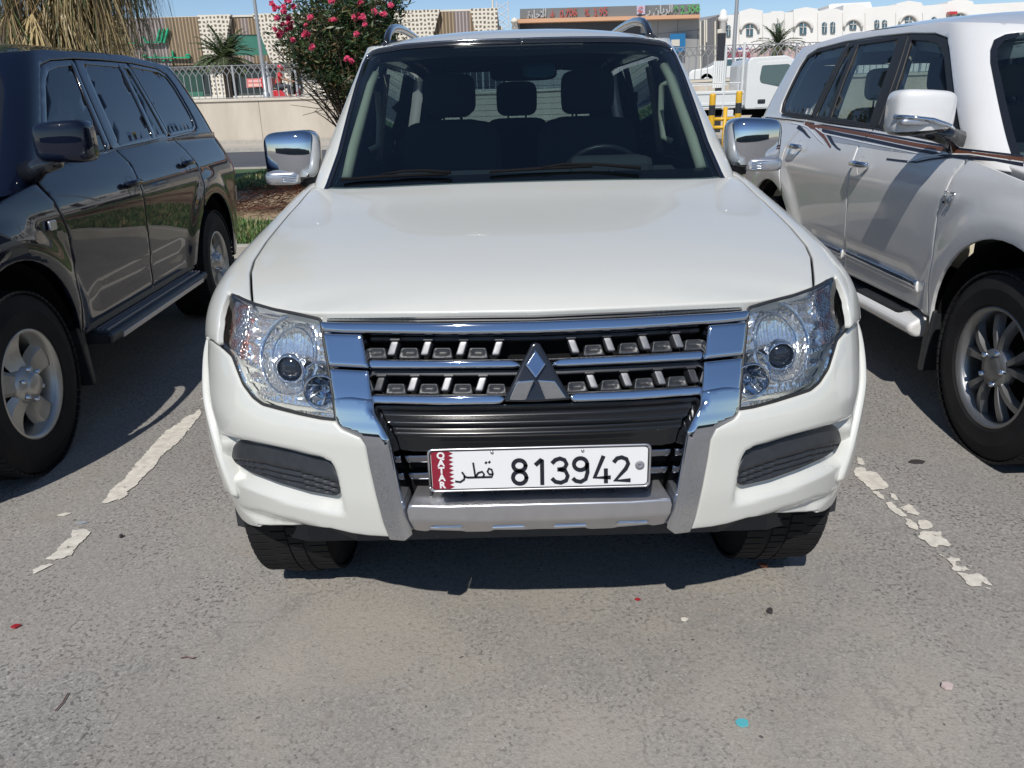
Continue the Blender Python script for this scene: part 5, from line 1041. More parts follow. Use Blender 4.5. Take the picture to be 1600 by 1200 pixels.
def screenmat():
    m, nt, b = nodes('pierced_screen'); tc = nt.nodes.new('ShaderNodeTexCoord'); v = nt.nodes.new('ShaderNodeTexVoronoi'); v.feature = 'DISTANCE_TO_EDGE'; v.voronoi_dimensions = '2D'; v.inputs['Scale'].default_value = 3.4; v.inputs['Randomness'].default_value = .35
    sp_ = nt.nodes.new('ShaderNodeSeparateXYZ'); cb_ = nt.nodes.new('ShaderNodeCombineXYZ'); nt.links.new(tc.outputs['Object'], sp_.inputs[0]); nt.links.new(sp_.outputs[0], cb_.inputs[0]); nt.links.new(sp_.outputs[2], cb_.inputs[1]); nt.links.new(cb_.outputs[0], v.inputs['Vector']); nt.links.new(ramp(nt, v.outputs['Distance'], [(.20, (.62, .58, .50)), (.25, (.15, .12, .09))]), b.inputs['Base Color']); b.inputs['Roughness'].default_value = .8; return m
M['screen'] = screenmat(); M['gg'] = mat('green_shopfront_glass', (.035, .15, .10), .15, coat=.4, var=.15, vs=.4); M['dg'] = mat('dark_shopfront_glass', (.055, .065, .07), .15, coat=.5, var=.3, vs=.5)
M['cream'] = mat('cream_render', (.62, .58, .50), .85, var=.06, vs=.6)
yb = 62
B1 = thing('shop_building', 'long shop building with brown louvred front, white pierced screens and green Arabic lettering', 'building', (0, 0, 0))
quad('louvre_wall', [(-260, 40), (310, 26), (318, 101), (-260, 116)], M['louvre'], B1, yb)
quad('louvre_wall', [(356, 29), (402, 27.5), (409, 54), (352, 54)], M['louvre'], B1, yb)
quad('green_window', [(352, 54), (409, 53.5), (418, 86), (354, 87)], M['gg'], B1, yb+.1)
quad('louvre_wall', [(352, 87), (418, 86), (424, 99), (351, 100)], M['louvre'], B1, yb)
quad('pierced_screen', [(308, 23.5), (360, 22.5), (352, 70), (345, 101), (320, 101.5)], M['screen'], B1, yb-.6, .5)
quad('pierced_screen', [(394, 21.5), (470, 20), (520, 98), (424, 98.5)], M['screen'], B1, yb-.6, .5)
quad('louvre_wall', [(470, 24), (625, 18), (625, 96), (518, 98)], M['louvre'], B1, yb)
quad('pierced_screen', [(613, 16.5), (687, 14.5), (676, 60), (660, 92), (620, 92)], M['screen'], B1, yb-.6, .5)
quad('louvre_wall', [(684, 19), (738, 17.5), (748, 90), (670, 91)], M['louvre'], B1, yb)
quad('pierced_screen', [(734, 13.5), (777, 12), (778, 90), (752, 90)], M['screen'], B1, yb-.6, .5)
quad('canopy', [(-260, 116), (790, 95), (790, 99), (-260, 121)], mat('canopy_dark', (.06, .05, .05), .6), B1, yb-1.2, 1.6)
quad('shopfront', [(-260, 121), (790, 99), (790, 160), (-260, 176)], M['dg'], B1, yb+.3)
quad('shopfront', [(255, 106), (316, 104), (318, 153), (258, 155)], M['gg'], B1, yb+.15, .1)
quad('screen_column', [(327, 104), (354, 103), (358, 156), (333, 157)], M['screen'], B1, yb-.9, .5)
quad('screen_column', [(432, 102), (453, 101), (456, 150), (436, 151)], M['screen'], B1, yb-.9, .5)
quad('entrance_wall', [(472, 110), (515, 108), (515, 152), (474, 153)], M['cream'], B1, yb-.3, .2)
quad('plinth', [(-260, 166), (790, 139), (790, 165), (-260, 190)], M['cream'], B1, yb-1.5, 1)
quad('roof_slab', [(-260, 40), (777, 13), (777, 16), (-260, 43)], M['cream'], B1, yb+.35, 20)
quad('rear_body', [(-260, 60), (785, 40), (785, 150), (-260, 180)], M['cream'], B1, yb+.4, 20)
sgm = mat('green_letter', (.01, .33, .17), .4)
zq = lambda x, y: at(x/5, 20+y/5, yb-.35)
def sgp(x, y, h): p = zq(x, y); return (p[0], yb-.12-h, p[2])
strokes('sign_letters', [[(95, 145), (72, 212)], arc(75, 238, 28, 16, 0, 360, 10)], sgp, 16, .25, sgm, B1)
strokes('sign_letters', [[(145, 215), (180, 238), (192, 190)], [(335, 150), (350, 232), (372, 195)]], sgp, 18, .25, sgm, B1)
strokes('sign_letters', [[(962, 200), (985, 236), (1058, 236), (1066, 208)], [(1095, 248), (1108, 250)]], sgp, 12, .25, sgm, B1)
strokes('sign_letters', [[(1118, 190), (1140, 230), (1222, 230), (1244, 132)], [(1226, 228), (1254, 228), (1276, 128)], [(1280, 232), (1308, 125)]], sgp, 13, .25, sgm, B1)
strokes('sign_letters', [[(1115, 347), (1478, 350)], [(1344, 300), (1346, 350)], arc(1464, 334, 13, 10, 0, 360, 8), arc(1128, 338, 11, 9, 0, 360, 8), [(1205, 325), (1215, 345)], [(1270, 372), (1280, 373)], [(1326, 370), (1338, 371)]], sgp, 10, .2, sgm, B1)
bn = quad('shop_banner', [(384, 123), (414, 122), (414, 135.5), (385, 137)], mat('banner_pink', (.62, .16, .15), .6), B1, yb-.9, .1, label='pinkish red banner with two pale panels')
quad('banner_panel', [(388, 125), (413, 124), (413, 128.5), (388, 129)], mat('banner_pale', (.72, .38, .36), .6), bn, yb-.93, .02); quad('banner_panel', [(388, 131), (413, 130.5), (413, 135), (388, 135.5)], M['banner2'] if 'banner2' in M else mat('banner_pale', (.70, .42, .36), .6), bn, yb-.93, .02)
# stock ticker building
def q3(name, pts, m, parent, lab=None, th=(0, .4, 0)):            # pts: (px, py, y)
    P = [at(*p) for p in pts]; T = np.array(th); b = MB().add([tuple(p) for p in P]+[tuple(p+T) for p in P], [tuple(range(len(P)))]+[tuple(range(2*len(P)-1, len(P)-1, -1))]+[(i, i+len(P), (i+1) % len(P)+len(P), (i+1) % len(P)) for i in range(len(P))]); return b.build(name, m, parent, label=lab)
clad, nt, b = nodes('grey_cladding'); tc = nt.nodes.new('ShaderNodeTexCoord'); br_ = nt.nodes.new('ShaderNodeTexBrick'); mpn = nt.nodes.new('ShaderNodeMapping'); mpn.inputs['Rotation'].default_value = (math.pi/2, 0, 0); nt.links.new(tc.outputs['Object'], mpn.inputs[0]); nt.links.new(mpn.outputs[0], br_.inputs['Vector'])
br_.offset = 0; br_.inputs['Scale'].default_value = 1; br_.inputs['Brick Width'].default_value = 1.1; br_.inputs['Row Height'].default_value = 1.5; br_.inputs['Mortar Size'].default_value = .03; br_.inputs['Color1'].default_value = (.30, .30, .30, 1); br_.inputs['Color2'].default_value = (.33, .33, .325, 1); br_.inputs['Mortar'].default_value = (.20, .20, .20, 1); nt.links.new(br_.outputs['Color'], b.inputs['Base Color']); b.inputs['Roughness'].default_value = .5
M['clad'] = clad
B2 = thing('ticker_building', 'grey clad building with a long stock ticker board over an orange ledge', 'building')
q3('front_wall', [(800, 33, 63), (1093, 26, 52), (1093, 158, 52), (800, 170, 63)], clad, B2, th=(0, 9, 0))
tk = q3('ticker_board', [(812.5, 14, 62.2), (1093, 6, 51.2), (1093, 26, 51.2), (812.5, 28.5, 62.2)], mat('ticker_grey', (.19, .19, .19), .5), B2, th=(0, .5, 0))
q3('ledge', [(808, 29.5, 62), (1094, 22.5, 51), (1094, 28, 51), (808, 36, 62)], mat('orange_ledge', (.62, .36, .22), .6), B2, th=(0, .7, 0))
q3('under_ledge_band', [(812, 36, 62.4), (1000, 31, 55), (1000, 60, 55), (812, 60, 62.4)], mat('under_ledge_dark', (.05, .05, .055), .4), B2, th=(0, .2, 0))  # near-black sheet set just under the ledge
q3('blue_sign', [(1047, 53, 53), (1071, 52, 52.1), (1071, 80, 52.1), (1058, 82, 52.6), (1047, 66, 53)], mat('sign_blue', (.02, .16, .36), .5), B2, th=(0, .1, 0))
q3('sign_panel', [(1049, 62, 52.9), (1062, 61.5, 52.4), (1062, 72, 52.4), (1049, 72, 52.9)], M['cream'], B2, th=(0, .05, 0))
ex = lambda n_, c, e: mat(n_, c, .4, emit=c, es=e)
_A, _B = at(812.5, 14, 62.2), at(1093, 6, 51.2); _n = np.array([(_B-_A)[1], -(_B-_A)[0], 0]); _n /= np.linalg.norm(_n)
def onb(px, py, h): d = ray(px, py); t = ((_A+_n*h-CPOS)@_n)/(d@_n); return CPOS+d*t
def tick(s, px, py, y, size, m, nm='ticker_text'):
    p = onb(px, py+2.4, .12); ang = math.atan2(51.2-62.2, at(1093, 6, 51.2)[0]-at(812, 14, 62.2)[0]); text_mesh(nm, s, size, m, B2, tuple(p), (math.pi/2, 0, ang), .02, .004)
yt = lambda px: 62.2+(51.2-62.2)*(px-812.5)/280.5
rled, gled, wled = ex('led_red', (.40, .10, .08), .03), ex('led_green', (.11, .38, .12), .03), ex('led_white', (.45, .45, .45), .02)
for s, px, py, m, z_ in (('\uFE93\uFEAD\uFE8E\uFE9F\uFEFB\uFE8D', 839, 20, wled, .78), ('\u2193', 863, 20, rled, .7), ('0.706', 888, 18.5, rled, .74), ('%', 917, 17.6, rled, .66), ('3.95', 938, 17, rled, .74), ('\uFE8F \uFEE5\uFE8E\uFBFE\uFEAE\uFEDF\uFE8D', 1027, 14, wled, .70), ('\u2191', 1056, 13, gled, .6), ('2.356', 1078.5, 12, gled, .66)):
    tick(s, px, py, yt(px), z_, m)
P_ = [onb(*q, .1) for q in ((995, 8.5), (1008, 8.2), (1008, 22), (995, 22.5))]; P2_ = [onb(*q, .25) for q in ((995, 8.5), (1008, 8.2), (1008, 22), (995, 22.5))]
MB().add([tuple(p) for p in P_+P2_], [(0, 1, 2, 3), (4, 5, 6, 7), (0, 1, 5, 4), (1, 2, 6, 5), (2, 3, 7, 6), (3, 0, 4, 7)]).build('ticker_logo', mat('logo_lilac', (.50, .44, .56), .5), B2)
strokes('logo_emblem', [arc(0, 0, .22, .16, 200, 340, 8), arc(0, .02, .14, .12, 0, 360, 10)], (lambda c: (lambda x, y, h: (c[0]+x, c[1]-h, c[2]+y)))(onb(1001.5, 15, .32)), .06, .02, rled, B2)
B3 = thing('grey_building', 'plain grey building side with white vertical strips, left of the white arched building', 'building')
q3('side_wall', [(1093, 34, 56), (1128, 22, 74), (1128, 140, 74), (1093, 158, 56)], mat('grey_render', (.27, .26, .255), .8, var=.08, vs=.5), B3, th=(-4, 7, 0))
for x, t, bt in ((1094.5, 33, 110), (1101, 31, 80), (1104, 31, 66), (1117.5, 33, 120)):
    yy = 56+(x-1093)/35*18-2.2; q3('white_strip', [(x-1, t, yy), (x+1, t, yy), (x+1, bt, yy), (x-1, bt, yy)], M['cream'], B3, th=(0, .1, 0))
# white arched building
yw = 70
B4 = thing('white_building', 'white two-storey building with arched windows and a scalloped parapet', 'building')
M['wb'] = mat('white_render', (.70, .69, .665), .8, var=.05, vs=.3); M['win'] = mat('blue_window', (.05, .10, .13), .15, coat=.6); M['trimw'] = mat('white_trim', (.60, .58, .55), .8)
par = [(1131, 24), (1155, 22.5), (1155, 18), (1172, 13), (1192, 16.5), (1192, 21), (1204, 20.5), (1206, 17.5), (1222, 17), (1226, 19.5), (1240, 19), (1240, 15), (1259, 11), (1277, 13.5), (1278, 17), (1288, 16.5), (1292, 13.5), (1308, 13.5), (1317, 17), (1318, 8), (1337, 5), (1352, 8), (1353, 12), (1400, 8), (1402, 5), (1420, 1), (1440, 4), (1442, 9), (1480, 6), (1482, 2), (1500, -2), (1520, 2), (1522, 7), (1600, 3), (1800, -6), (1800, 130), (1131, 150)]
quad('facade', par, M['wb'], B4, yw, 10)
quad('roof_block', [(1295, 8), (1300, 6), (1360, 3), (1363, 12), (1295, 14)], M['wb'], B4, yw+4, 5)
def archwin(cx, top, bot, hw_, y, parent, hood=False):
    pts = [(cx-hw_, bot), (cx+hw_, bot), (cx+hw_, top+hw_)]+[(cx+hw_*math.cos(R(a)), top+hw_-hw_*math.sin(R(a))) for a in (25, 50, 75, 105, 130, 155)]+[(cx-hw_, top+hw_)]
    f = quad('window', pts, M['win'], parent, y-.12, .2)
    P = at(cx, (top+bot)/2, y-.16); w2 = abs(at(cx+hw_, 30, y)[0]-at(cx-hw_, 30, y)[0]); h2 = abs(at(cx, top, y)[2]-at(cx, bot, y)[2]); MB().box(tuple(P), (w2*.09, .06, h2*.9)).box((P[0], P[1], P[2]+h2*.12), (w2*.95, .06, w2*.09)).build('window_bars', M['trimw'], f)
    if hood:
        m = [at(cx+14*math.cos(R(a)), top+10-13*math.sin(R(a)), y-.15) for a in range(0, 181, 15)]; MB().tube([tuple(p) for p in m], .13, 6).build('arch_moulding', M['trimw'], parent, True)
for cx, t, bt, h_, hd in ((1138.5, 39, 57, 3.2, 0), (1171.5, 38, 56, 5.2, 1), (1255, 35.5, 53.5, 5.2, 1), (1288.5, 34.5, 52, 3.6, 0), (1301.5, 34, 51.5, 3.6, 0), (1333, 33, 46, 5.2, 1), (1370.5, 31, 44, 3.6, 0), (1382.5, 31, 44, 3.6, 0), (1420, 26, 44, 5.2, 1), (1216, 36, 52, 3.6, 0), (1460, 26, 42, 3.6, 0), (1500, 22, 40, 5.2, 1)): archwin(cx, t, bt, h_, yw, B4, hd)
for x in (1155, 1192, 1226, 1240, 1278, 1317, 1352, 1400, 1442): quad('pilaster_line', [(x-.5, 20), (x+.5, 20), (x+.8, 95), (x-.8, 95)], M['trimw'], B4, yw-.06, .1)
b = MB().lathe([(0, .30), (6.4, .30), (6.5, .42), (6.75, .42), (6.85, .30), (7.1, .32), (7.3, .2), (7.4, .02)], tuple(at(1130.5, 14, yw-.4)-np.array([0, 0, 7.4])), 'z', 14); b.build('corner_turret', M['wb'], B4, True)
gr_ = quad('shop_sign', [(1131, 74), (1172, 72), (1172, 92), (1131, 94)], mat('sign_pale', (.62, .58, .62), .6), B4, yw-.3, .15)
mm2 = mat('sign_maroon', (.33, .10, .13), .6)
for k in range(4): quad('sign_line', [(1132+k*10, 75), (1139+k*10, 74.7), (1139+k*10, 76.6), (1132+k*10, 77)], mm2 if k != 2 else mat('sign_blue2', (.05, .12, .45), .5), gr_, yw-.36, .05)
b = MB()
for k in range(8):
    for j in range(2): p, q = at(1133+k*5, 81+j*6, yw-.4), at(1137+k*5, 86+j*6, yw-.4); b.tube([tuple(p), tuple(q)], .07, 4); p, q = at(1137+k*5, 81+j*6, yw-.4), at(1133+k*5, 86+j*6, yw-.4); b.tube([tuple(p), tuple(q)], .07, 4)
b.build('lattice_pattern', mm2, gr_)
quad('lower_wall', [(1172, 76), (1300, 70), (1300, 92), (1172, 95)], mat('dusky_pink', (.40, .30, .29), .8, var=.4, vs=3), B4, yw-.25, .2)
quad('red_beacon', [(1484, 18), (1496, 17.5), (1496, 22), (1484, 22)], M['lensred'], B4, yw-.6, .5)
# ================================================================ poles, pillar, mast
def post(label, px, pyb, y, zb2, h, r, m, head=True, nm='lamp_post', cat='lamp post'):
    p = at(px, pyb, y); t = thing(nm, label, cat, (p[0], y, zb2)); MB().lathe([(0, r*2), (.25, r*2), (.27, r*1.4), (1.2, r*1.3), (h, r*.55)], (0, 0, 0), 'z', 12).build('pole', m, t, True)
    if head: MB().tube([(0, 0, h-.1), (.1, 0, h+.25), (1.2, 0, h+.35)], r*.45, 8).build('arm', m, t, True); MB().box((1.45, 0, h+.36), (.6, .22, .09)).build('lamp_head', m, t, bevel=.03)
    return t
pmm = mat('pole_grey', (.36, .37, .38), .45, .5)
post('tall slim grey lamp post rising from the retaining wall beside the red scooter', 417, 157, 31.15, 2.15, 8, .06, pmm)
post('tall thin lamp post in front of the white arched building', 1146, 90, 45, 1.85, 11, .10, pmm)
t = post('short thick grey post next to the lamp post on the wall', 422, 150, 31.3, 1.9, 1.65, .07, mat('pole_pale', (.42, .43, .44), .5), False, 'post', 'post')
pd = at(1126, 90, 29); pz0 = at(1126, 126, 29)[2]; pz1 = at(1126, 52, 29)[2]
t = thing('black_pillar', 'black pillar with a small pale lamp box on top, behind the truck bed', 'pillar', (pd[0], 29, .4)); MB().box((0, 0, (pz1-.4)/2), (.24, .24, pz1-.4)).build('pillar_shaft', mat('pillar_black', (.02, .022, .028), .5), t, bevel=.01); MB().box((-.1, 0, pz1-.4+.06), (.16, .2, .14)).build('lamp_box', M['cream'], t, bevel=.02)
p = at(786, 38, 80); t = thing('lattice_mast', 'faint pale lattice mast above the roof of the shop building', 'mast', (p[0], 80, 1.85)); b = MB(); zt_ = at(786, 4, 80)[2]-1.85; wm_ = .55
for sx, sy in ((-1, -1), (1, -1), (1, 1), (-1, 1)): b.tube([(sx*wm_, sy*wm_, 0), (sx*wm_, sy*wm_, zt_)], .05, 4)
for k in range(14):
    z0, z1 = zt_*k/14, zt_*(k+1)/14
    for a_, b__ in (((-1, -1), (1, -1)), ((1, -1), (1, 1)), ((1, 1), (-1, 1)), ((-1, 1), (-1, -1))): b.tube([(a_[0]*wm_, a_[1]*wm_, z0), (b__[0]*wm_, b__[1]*wm_, z1)], .035, 4)
b.build('mast_frame', mat('mast_white', (.6, .6, .62), .5), t)
p = at(770, 14, 61.5); t = tag(MB().lathe([(0, .08), (2.2, .03)], (p[0], 61.5, p[2]-.2), 'z', 8).build('roof_aerial', M['cream'], None, True), 'short white aerial on the roof of the shop building', 'aerial')
# small dome light on the ticker building's left
p = at(804, 35, 61); tag(MB().lathe([(0, .05), (.3, .06), (.32, .28), (.5, .26), (.65, .1), (.68, .01)], (p[0], 61, p[2]-.35), 'z', 14).build('roof_dome', M['cream'], None, True), 'small white dome fitting at the left end of the ticker ledge', 'dome')
# ================================================================ truck, barrier, far car, scooter
TP = lambda px, py, y=20.: at(px, py, y)
def tx(px): return float(at(px, 150, 20)[0])
def tz(py, px=1160): return float(at(px, py, 20)[2])
TK = thing('flatbed_truck', 'white light truck with a railed open bed parked behind the cars at right', 'truck', (tx(1165), 20, .36))
ox, oz = tx(1165), .36
zt, zb1, zwin0, zwin1 = tz(88)-oz, tz(168)-oz, tz(135)-oz, tz(103)-oz
wt = mat('truck_white', (.66, .67, .66), .3, coat=.6)
cab = [(0, zb1-.05), (0, zt-.16), (.08, zt-.03), (1.0, zt), (1.25, zt-.12), (1.62, zwin0+.10), (1.72, zb1+.2), (1.74, zb1-.35), (.95, zb1-.35), (.85, zb1-.05)]
cabw = 1.7
winp = [(.32, zwin0+.18), (.36, zwin1), (1.08, zwin1+.02), (1.18, zwin1-.08), (1.50, zwin0+.02), (1.46, zwin0-.10), (.95, zwin0-.04), (.36, zwin0+.08)]
MB().prism(rounded(cab, .06, 3), lambda a, b_: (a, 0, b_), lambda a, b_: (a, cabw, b_)).build('cab', wt, TK, bevel=.03)
f = MB().prism(rounded(winp, .06, 3), lambda a, b_: (a, -.012, b_), lambda a, b_: (a, .01, b_)).build('window_frame', wt, TK); MB().prism(rounded([(a*.97+.02, b_) for a, b_ in winp], .05, 3), lambda a, b_: (a, -.020, b_), lambda a, b_: (a, -.014, b_)).build('side_window', mat('truck_window', (.05, .09, .10), .06, coat=1), TK)
MB().prism(rounded([(.26, zb1-.02), (.26, zwin1+.08), (1.12, zwin1+.12), (1.60, zwin0), (1.62, zb1+.05)], .06, 3), lambda a, b_: (a, -.008, b_), lambda a, b_: (a, .01, b_)).build('door', wt, TK, bevel=.006)
MB().box((.42, -.02, zwin0-.38), (.20, .03, .10)).build('door_handle', M['plastic'], TK, bevel=.02)
MB().add([(1.28, .1, zt-.16), (1.28, 1.6, zt-.16), (1.66, 1.6, zwin0+.08), (1.66, .1, zwin0+.08)], [(0, 1, 2, 3)]).build('windscreen', M['win'], TK)
L_ = 3.4; zbt = tz(141)-oz
bd = MB().box((-L_/2-.06, .03, (zb1+zbt)/2), (L_, .05, zbt-zb1)).box((-L_/2-.06, 1.67, (zb1+zbt)/2), (L_, .05, zbt-zb1)).box((-L_/2-.06, .85, zb1+.03), (L_, 1.6, .06)).box((-L_-.06, .85, (zb1+zbt)/2), (.05, 1.6, zbt-zb1)).build('flatbed', wt, TK, bevel=.008)
for z_ in (zb1+.09, zbt-.05): MB().box((-L_/2-.06, -.005, z_), (L_, .02, .05)).build('board_rib', wt, bd)
zr0 = tz(129)-oz; b = MB()
for x in np.arange(-.2, -L_, -.42): b.tube([(x, .03, zbt), (x, .03, zr0)], .014, 6)
b.tube([(-.06, .03, zr0), (-L_, .03, zr0)], .016, 6); b.tube([(-.06, 1.67, zr0), (-L_, 1.67, zr0)], .016, 6); b.build('bed_rail', wt, TK)
for px in (1130.5, 1158.5): x = tx(px)-ox; MB().tube([(x, .02, zb1), (x, .02, tz(66 if px > 1150 else 70)-oz)], .035, 6).build('stake_post', wt, TK)
b = MB()
for k in range(5): x = tx(1138+k*3.6)-ox; b.box((x, 1.66, (zt+zbt)/2+.05), (.05, .03, zt-zbt-.12))
b.build('headboard_slats', wt, TK)
MB().box((-.8, .85, zb1-.12), (5.0, .8, .16)).build('chassis', M['dark'], TK); MB().box((-.42, .10, zb1-.14), (.28, .14, .18)).build('side_lamp_box', wt, TK, bevel=.02)
for x in (1.05, -2.4):
    for yy in (.13, 1.55): MB().lathe([(-.11, .17), (-.11, .36), (-.09, .385), (.09, .385), (.11, .36), (.11, .17), (.02, .14), (.02, .001)], (x, yy, .385), 'y', 28).build('wheel', M['tyre'], TK, True)
MB().lathe([(-.02, .44), (-.02, .52), (1.6, .52)], (1.05, .05, .40), 'y', 20, a0=0, a1=math.pi).build('wheel_arch', M['dark'], TK)
# yellow and black barrier
yel = mat('barrier_yellow', (.62, .36, .02), .45, var=.12, vs=8); BR = thing('barrier', 'yellow and black tubular barrier in front of the flatbed truck', 'barrier', (float(at(1132, 180, 14)[0]), 14, .33))
bx0 = BR.location[0]
for px, t_, bt in ((1112, 146, 215), (1153, 142, 212)):
    x = float(at(px, 180, 14)[0])-bx0; z0 = -.3; z1 = at(px, t_, 14)[2]-.33; n_ = 5
    for k, (za, zb2, m) in enumerate(((z1*.84, z1, yel), (z1*.70, z1*.84, M['plastic']), (z1*.52, z1*.70, yel), (-.1, z1*.52, M['plastic']))): MB().lathe([(za, .06), (zb2-.001 if k else zb2-.04, .06)]+([(zb2-.01, .055), (zb2, .02), (zb2, .001)] if k == 0 else []), (x, 0, 0), 'z', 16).build('post_band', m, BR, True)
for py in (186, 199): xa, xb = (float(at(q, 180, 14)[0])-bx0 for q in (1112, 1153)); z_ = at(1132, py, 14)[2]-.33; MB().tube([(xa, 0, z_), (xb, 0, z_)], .035, 8).build('barrier_rail', yel, BR, True)
x = float(at(1133, 180, 14)[0])-bx0; MB().tube([(x, 0, at(1132, 167, 14)[2]-.33), (x, 0, -.2)], .04, 8).build('barrier_upright', yel, BR, True)
# other barriers of the same kind further right, seen in the reflections and through the windows
for k, dx in enumerate((1.6, 3.2)):
    pass
# white car on the terrace
cx0 = float(at(1108, 112, 36)[0]); FCc = thing('parked_car', 'small white saloon mostly hidden behind the railed truck bed on the terrace', 'car', (cx0+1.2, 36, 1.85+.35))
prof = [(-2.1, .30), (-2.12, .62), (-1.95, .78), (-1.2, .86), (-.55, 1.22), (.45, 1.26), (1.15, .92), (1.95, .84), (2.1, .62), (2.1, .30)]
MB().prism(rounded(prof, .15, 4), lambda a, b_: (a, 0, b_), lambda a, b_: (a, 1.65, b_)).build('body', wt, FCc, bevel=.06)
MB().prism(rounded([(-1.05, .90), (-.5, 1.17), (.42, 1.20), (1.0, .92)], .05, 3), lambda a, b_: (a, -.01, b_), lambda a, b_: (a, .0, b_)).build('side_window', M['win'], FCc); MB().box((-.05, -.015, 1.04), (.06, .02, .34)).build('door_pillar', wt, FCc)
for x in (-1.3, 1.35): MB().lathe([(-.1, .15), (-.1, .30), (.1, .30), (.1, .15), (0, .12), (0, .001)], (x, .1, .31), 'y', 20).build('wheel', M['tyre'], FCc, True)
# scooter and rider
ys = 34.; sx0, _, sz0 = at(447, 150, ys); gz = 1.86
SC = thing('delivery_scooter', 'red delivery scooter with a red top box passing behind the fence', 'scooter', (float(sx0), ys, gz))
rdm = mat('scooter_red', (.50, .02, .03), .25, coat=.8); ppx = 33.6*1.06/1205
for x in (-.55, .62): MB().lathe([(-.05, .14), (-.05, .24), (.05, .24), (.05, .14)], (x, 0, .24), 'y', 20, closed=True).build('wheel', M['tyre'], SC, True)
MB().prism(rounded([(-.75, .38), (-.80, .66), (-.2, .72), (0, .55), (.10, .34), (.42, .32), (.52, .85), (.60, .86), (.66, .42), (.5, .22), (-.3, .22)], .06, 3), lambda a, b_: (a, -.13, b_), lambda a, b_: (a, .13, b_)).build('scooter_body', rdm, SC, bevel=.03)
MB().prism(rounded([(-.72, .70), (-.70, .78), (-.02, .77), (.0, .70)], .03, 3), lambda a, b_: (a, -.12, b_), lambda a, b_: (a, .12, b_)).build('saddle', M['plastic'], SC, bevel=.02)
bxm = MB().box((-.72, 0, 1.0), (.46, .42, .44)).build('top_box', rdm, SC, bevel=.03)
for z_ in (1.06, .95): MB().box((-.68, -.215, z_), (.20, .01, .05)).build('box_stripe', mat('box_pink', (.75, .35, .38), .5), bxm)
MB().tube([(.50, -.26, .98), (.56, 0, .96), (.50, .26, .98)], .018, 6).tube([(.56, 0, .96), (.64, 0, .45)], .03, 6).build('handlebar', M['plastic'], SC); MB().box((.62, 0, .80), (.10, .16, .12)).build('headlamp', M['chrome'], SC, bevel=.03)
def skin(name, nodes_, edges, rad, m, parent, sub=2):
    me = bpy.data.meshes.new(name); me.from_pydata(nodes_, edges, []); o = bpy.data.objects.new(name, me); C.objects.link(o); o.parent = parent; me.materials.append(m)
    sk = o.modifiers.new('skin', 'SKIN'); s_ = o.modifiers.new('sub', 'SUBSURF'); s_.levels = s_.render_levels = sub
    for i, r_ in enumerate(rad): me.skin_vertices[0].data[i].radius = (r_, r_)
    me.skin_vertices[0].data[0].use_root = True; sk.use_smooth_shade = True; return o
PR = thing('person', 'rider in red shirt and red helmet sitting on the delivery scooter', 'person', (float(sx0), ys, gz))
nd = [(-.28, 0, .82), (-.26, 0, 1.05), (-.20, 0, 1.30), (-.14, 0, 1.40), (-.10, 0, 1.52), (-.18, -.18, 1.32), (0, -.24, 1.12), (.26, -.24, 1.04), (.40, -.24, 1.02), (-.18, .18, 1.32), (0, .24, 1.12), (.26, .24, 1.04), (.40, .24, 1.02), (-.20, -.10, .82), (.20, -.15, .84), (.18, -.14, .42), (.34, -.14, .36), (-.20, .10, .82), (.20, .15, .84), (.18, .14, .42), (.34, .14, .36)]
ed = [(0, 1), (1, 2), (2, 3), (3, 4), (2, 5), (5, 6), (6, 7), (7, 8), (2, 9), (9, 10), (10, 11), (11, 12), (0, 13), (13, 14), (14, 15), (15, 16), (0, 17), (17, 18), (18, 19), (19, 20)]
body = skin('body', nd, ed, [.15, .15, .15, .06, .09, .07, .05, .04, .035]+[.07, .05, .04, .035]+[.10, .075, .055, .05]*2, mat('rider_skin', (.30, .17, .10), .6), PR)
skin('shirt', [(-.28, 0, .86), (-.26, 0, 1.05), (-.20, 0, 1.30), (-.15, 0, 1.38), (-.18, -.18, 1.32), (-.06, -.23, 1.18), (-.18, .18, 1.32), (-.06, .23, 1.18)], [(0, 1), (1, 2), (2, 3), (2, 4), (4, 5), (2, 6), (6, 7)], [.17, .165, .165, .08, .085, .07, .085, .07], mat('shirt_red', (.52, .03, .04), .7), PR)
skin('trousers', [(-.28, 0, .84), (-.2, -.10, .83), (.20, -.15, .85), (.18, -.14, .48), (-.2, .10, .83), (.20, .15, .85), (.18, .14, .48)], [(0, 1), (1, 2), (2, 3), (0, 4), (4, 5), (5, 6)], [.155, .11, .085, .065, .11, .085, .065], mat('trousers_dark', (.05, .055, .07), .8), PR)
vs, fs = superell(np.array([-.10, 0, 1.60]), (.145, .125, .14), .9, .9); MB().add(vs, fs).build('helmet', rdm, PR, True); MB().box((.02, 0, 1.59), (.06, .17, .09)).build('visor', M['gloss'], PR, bevel=.02)
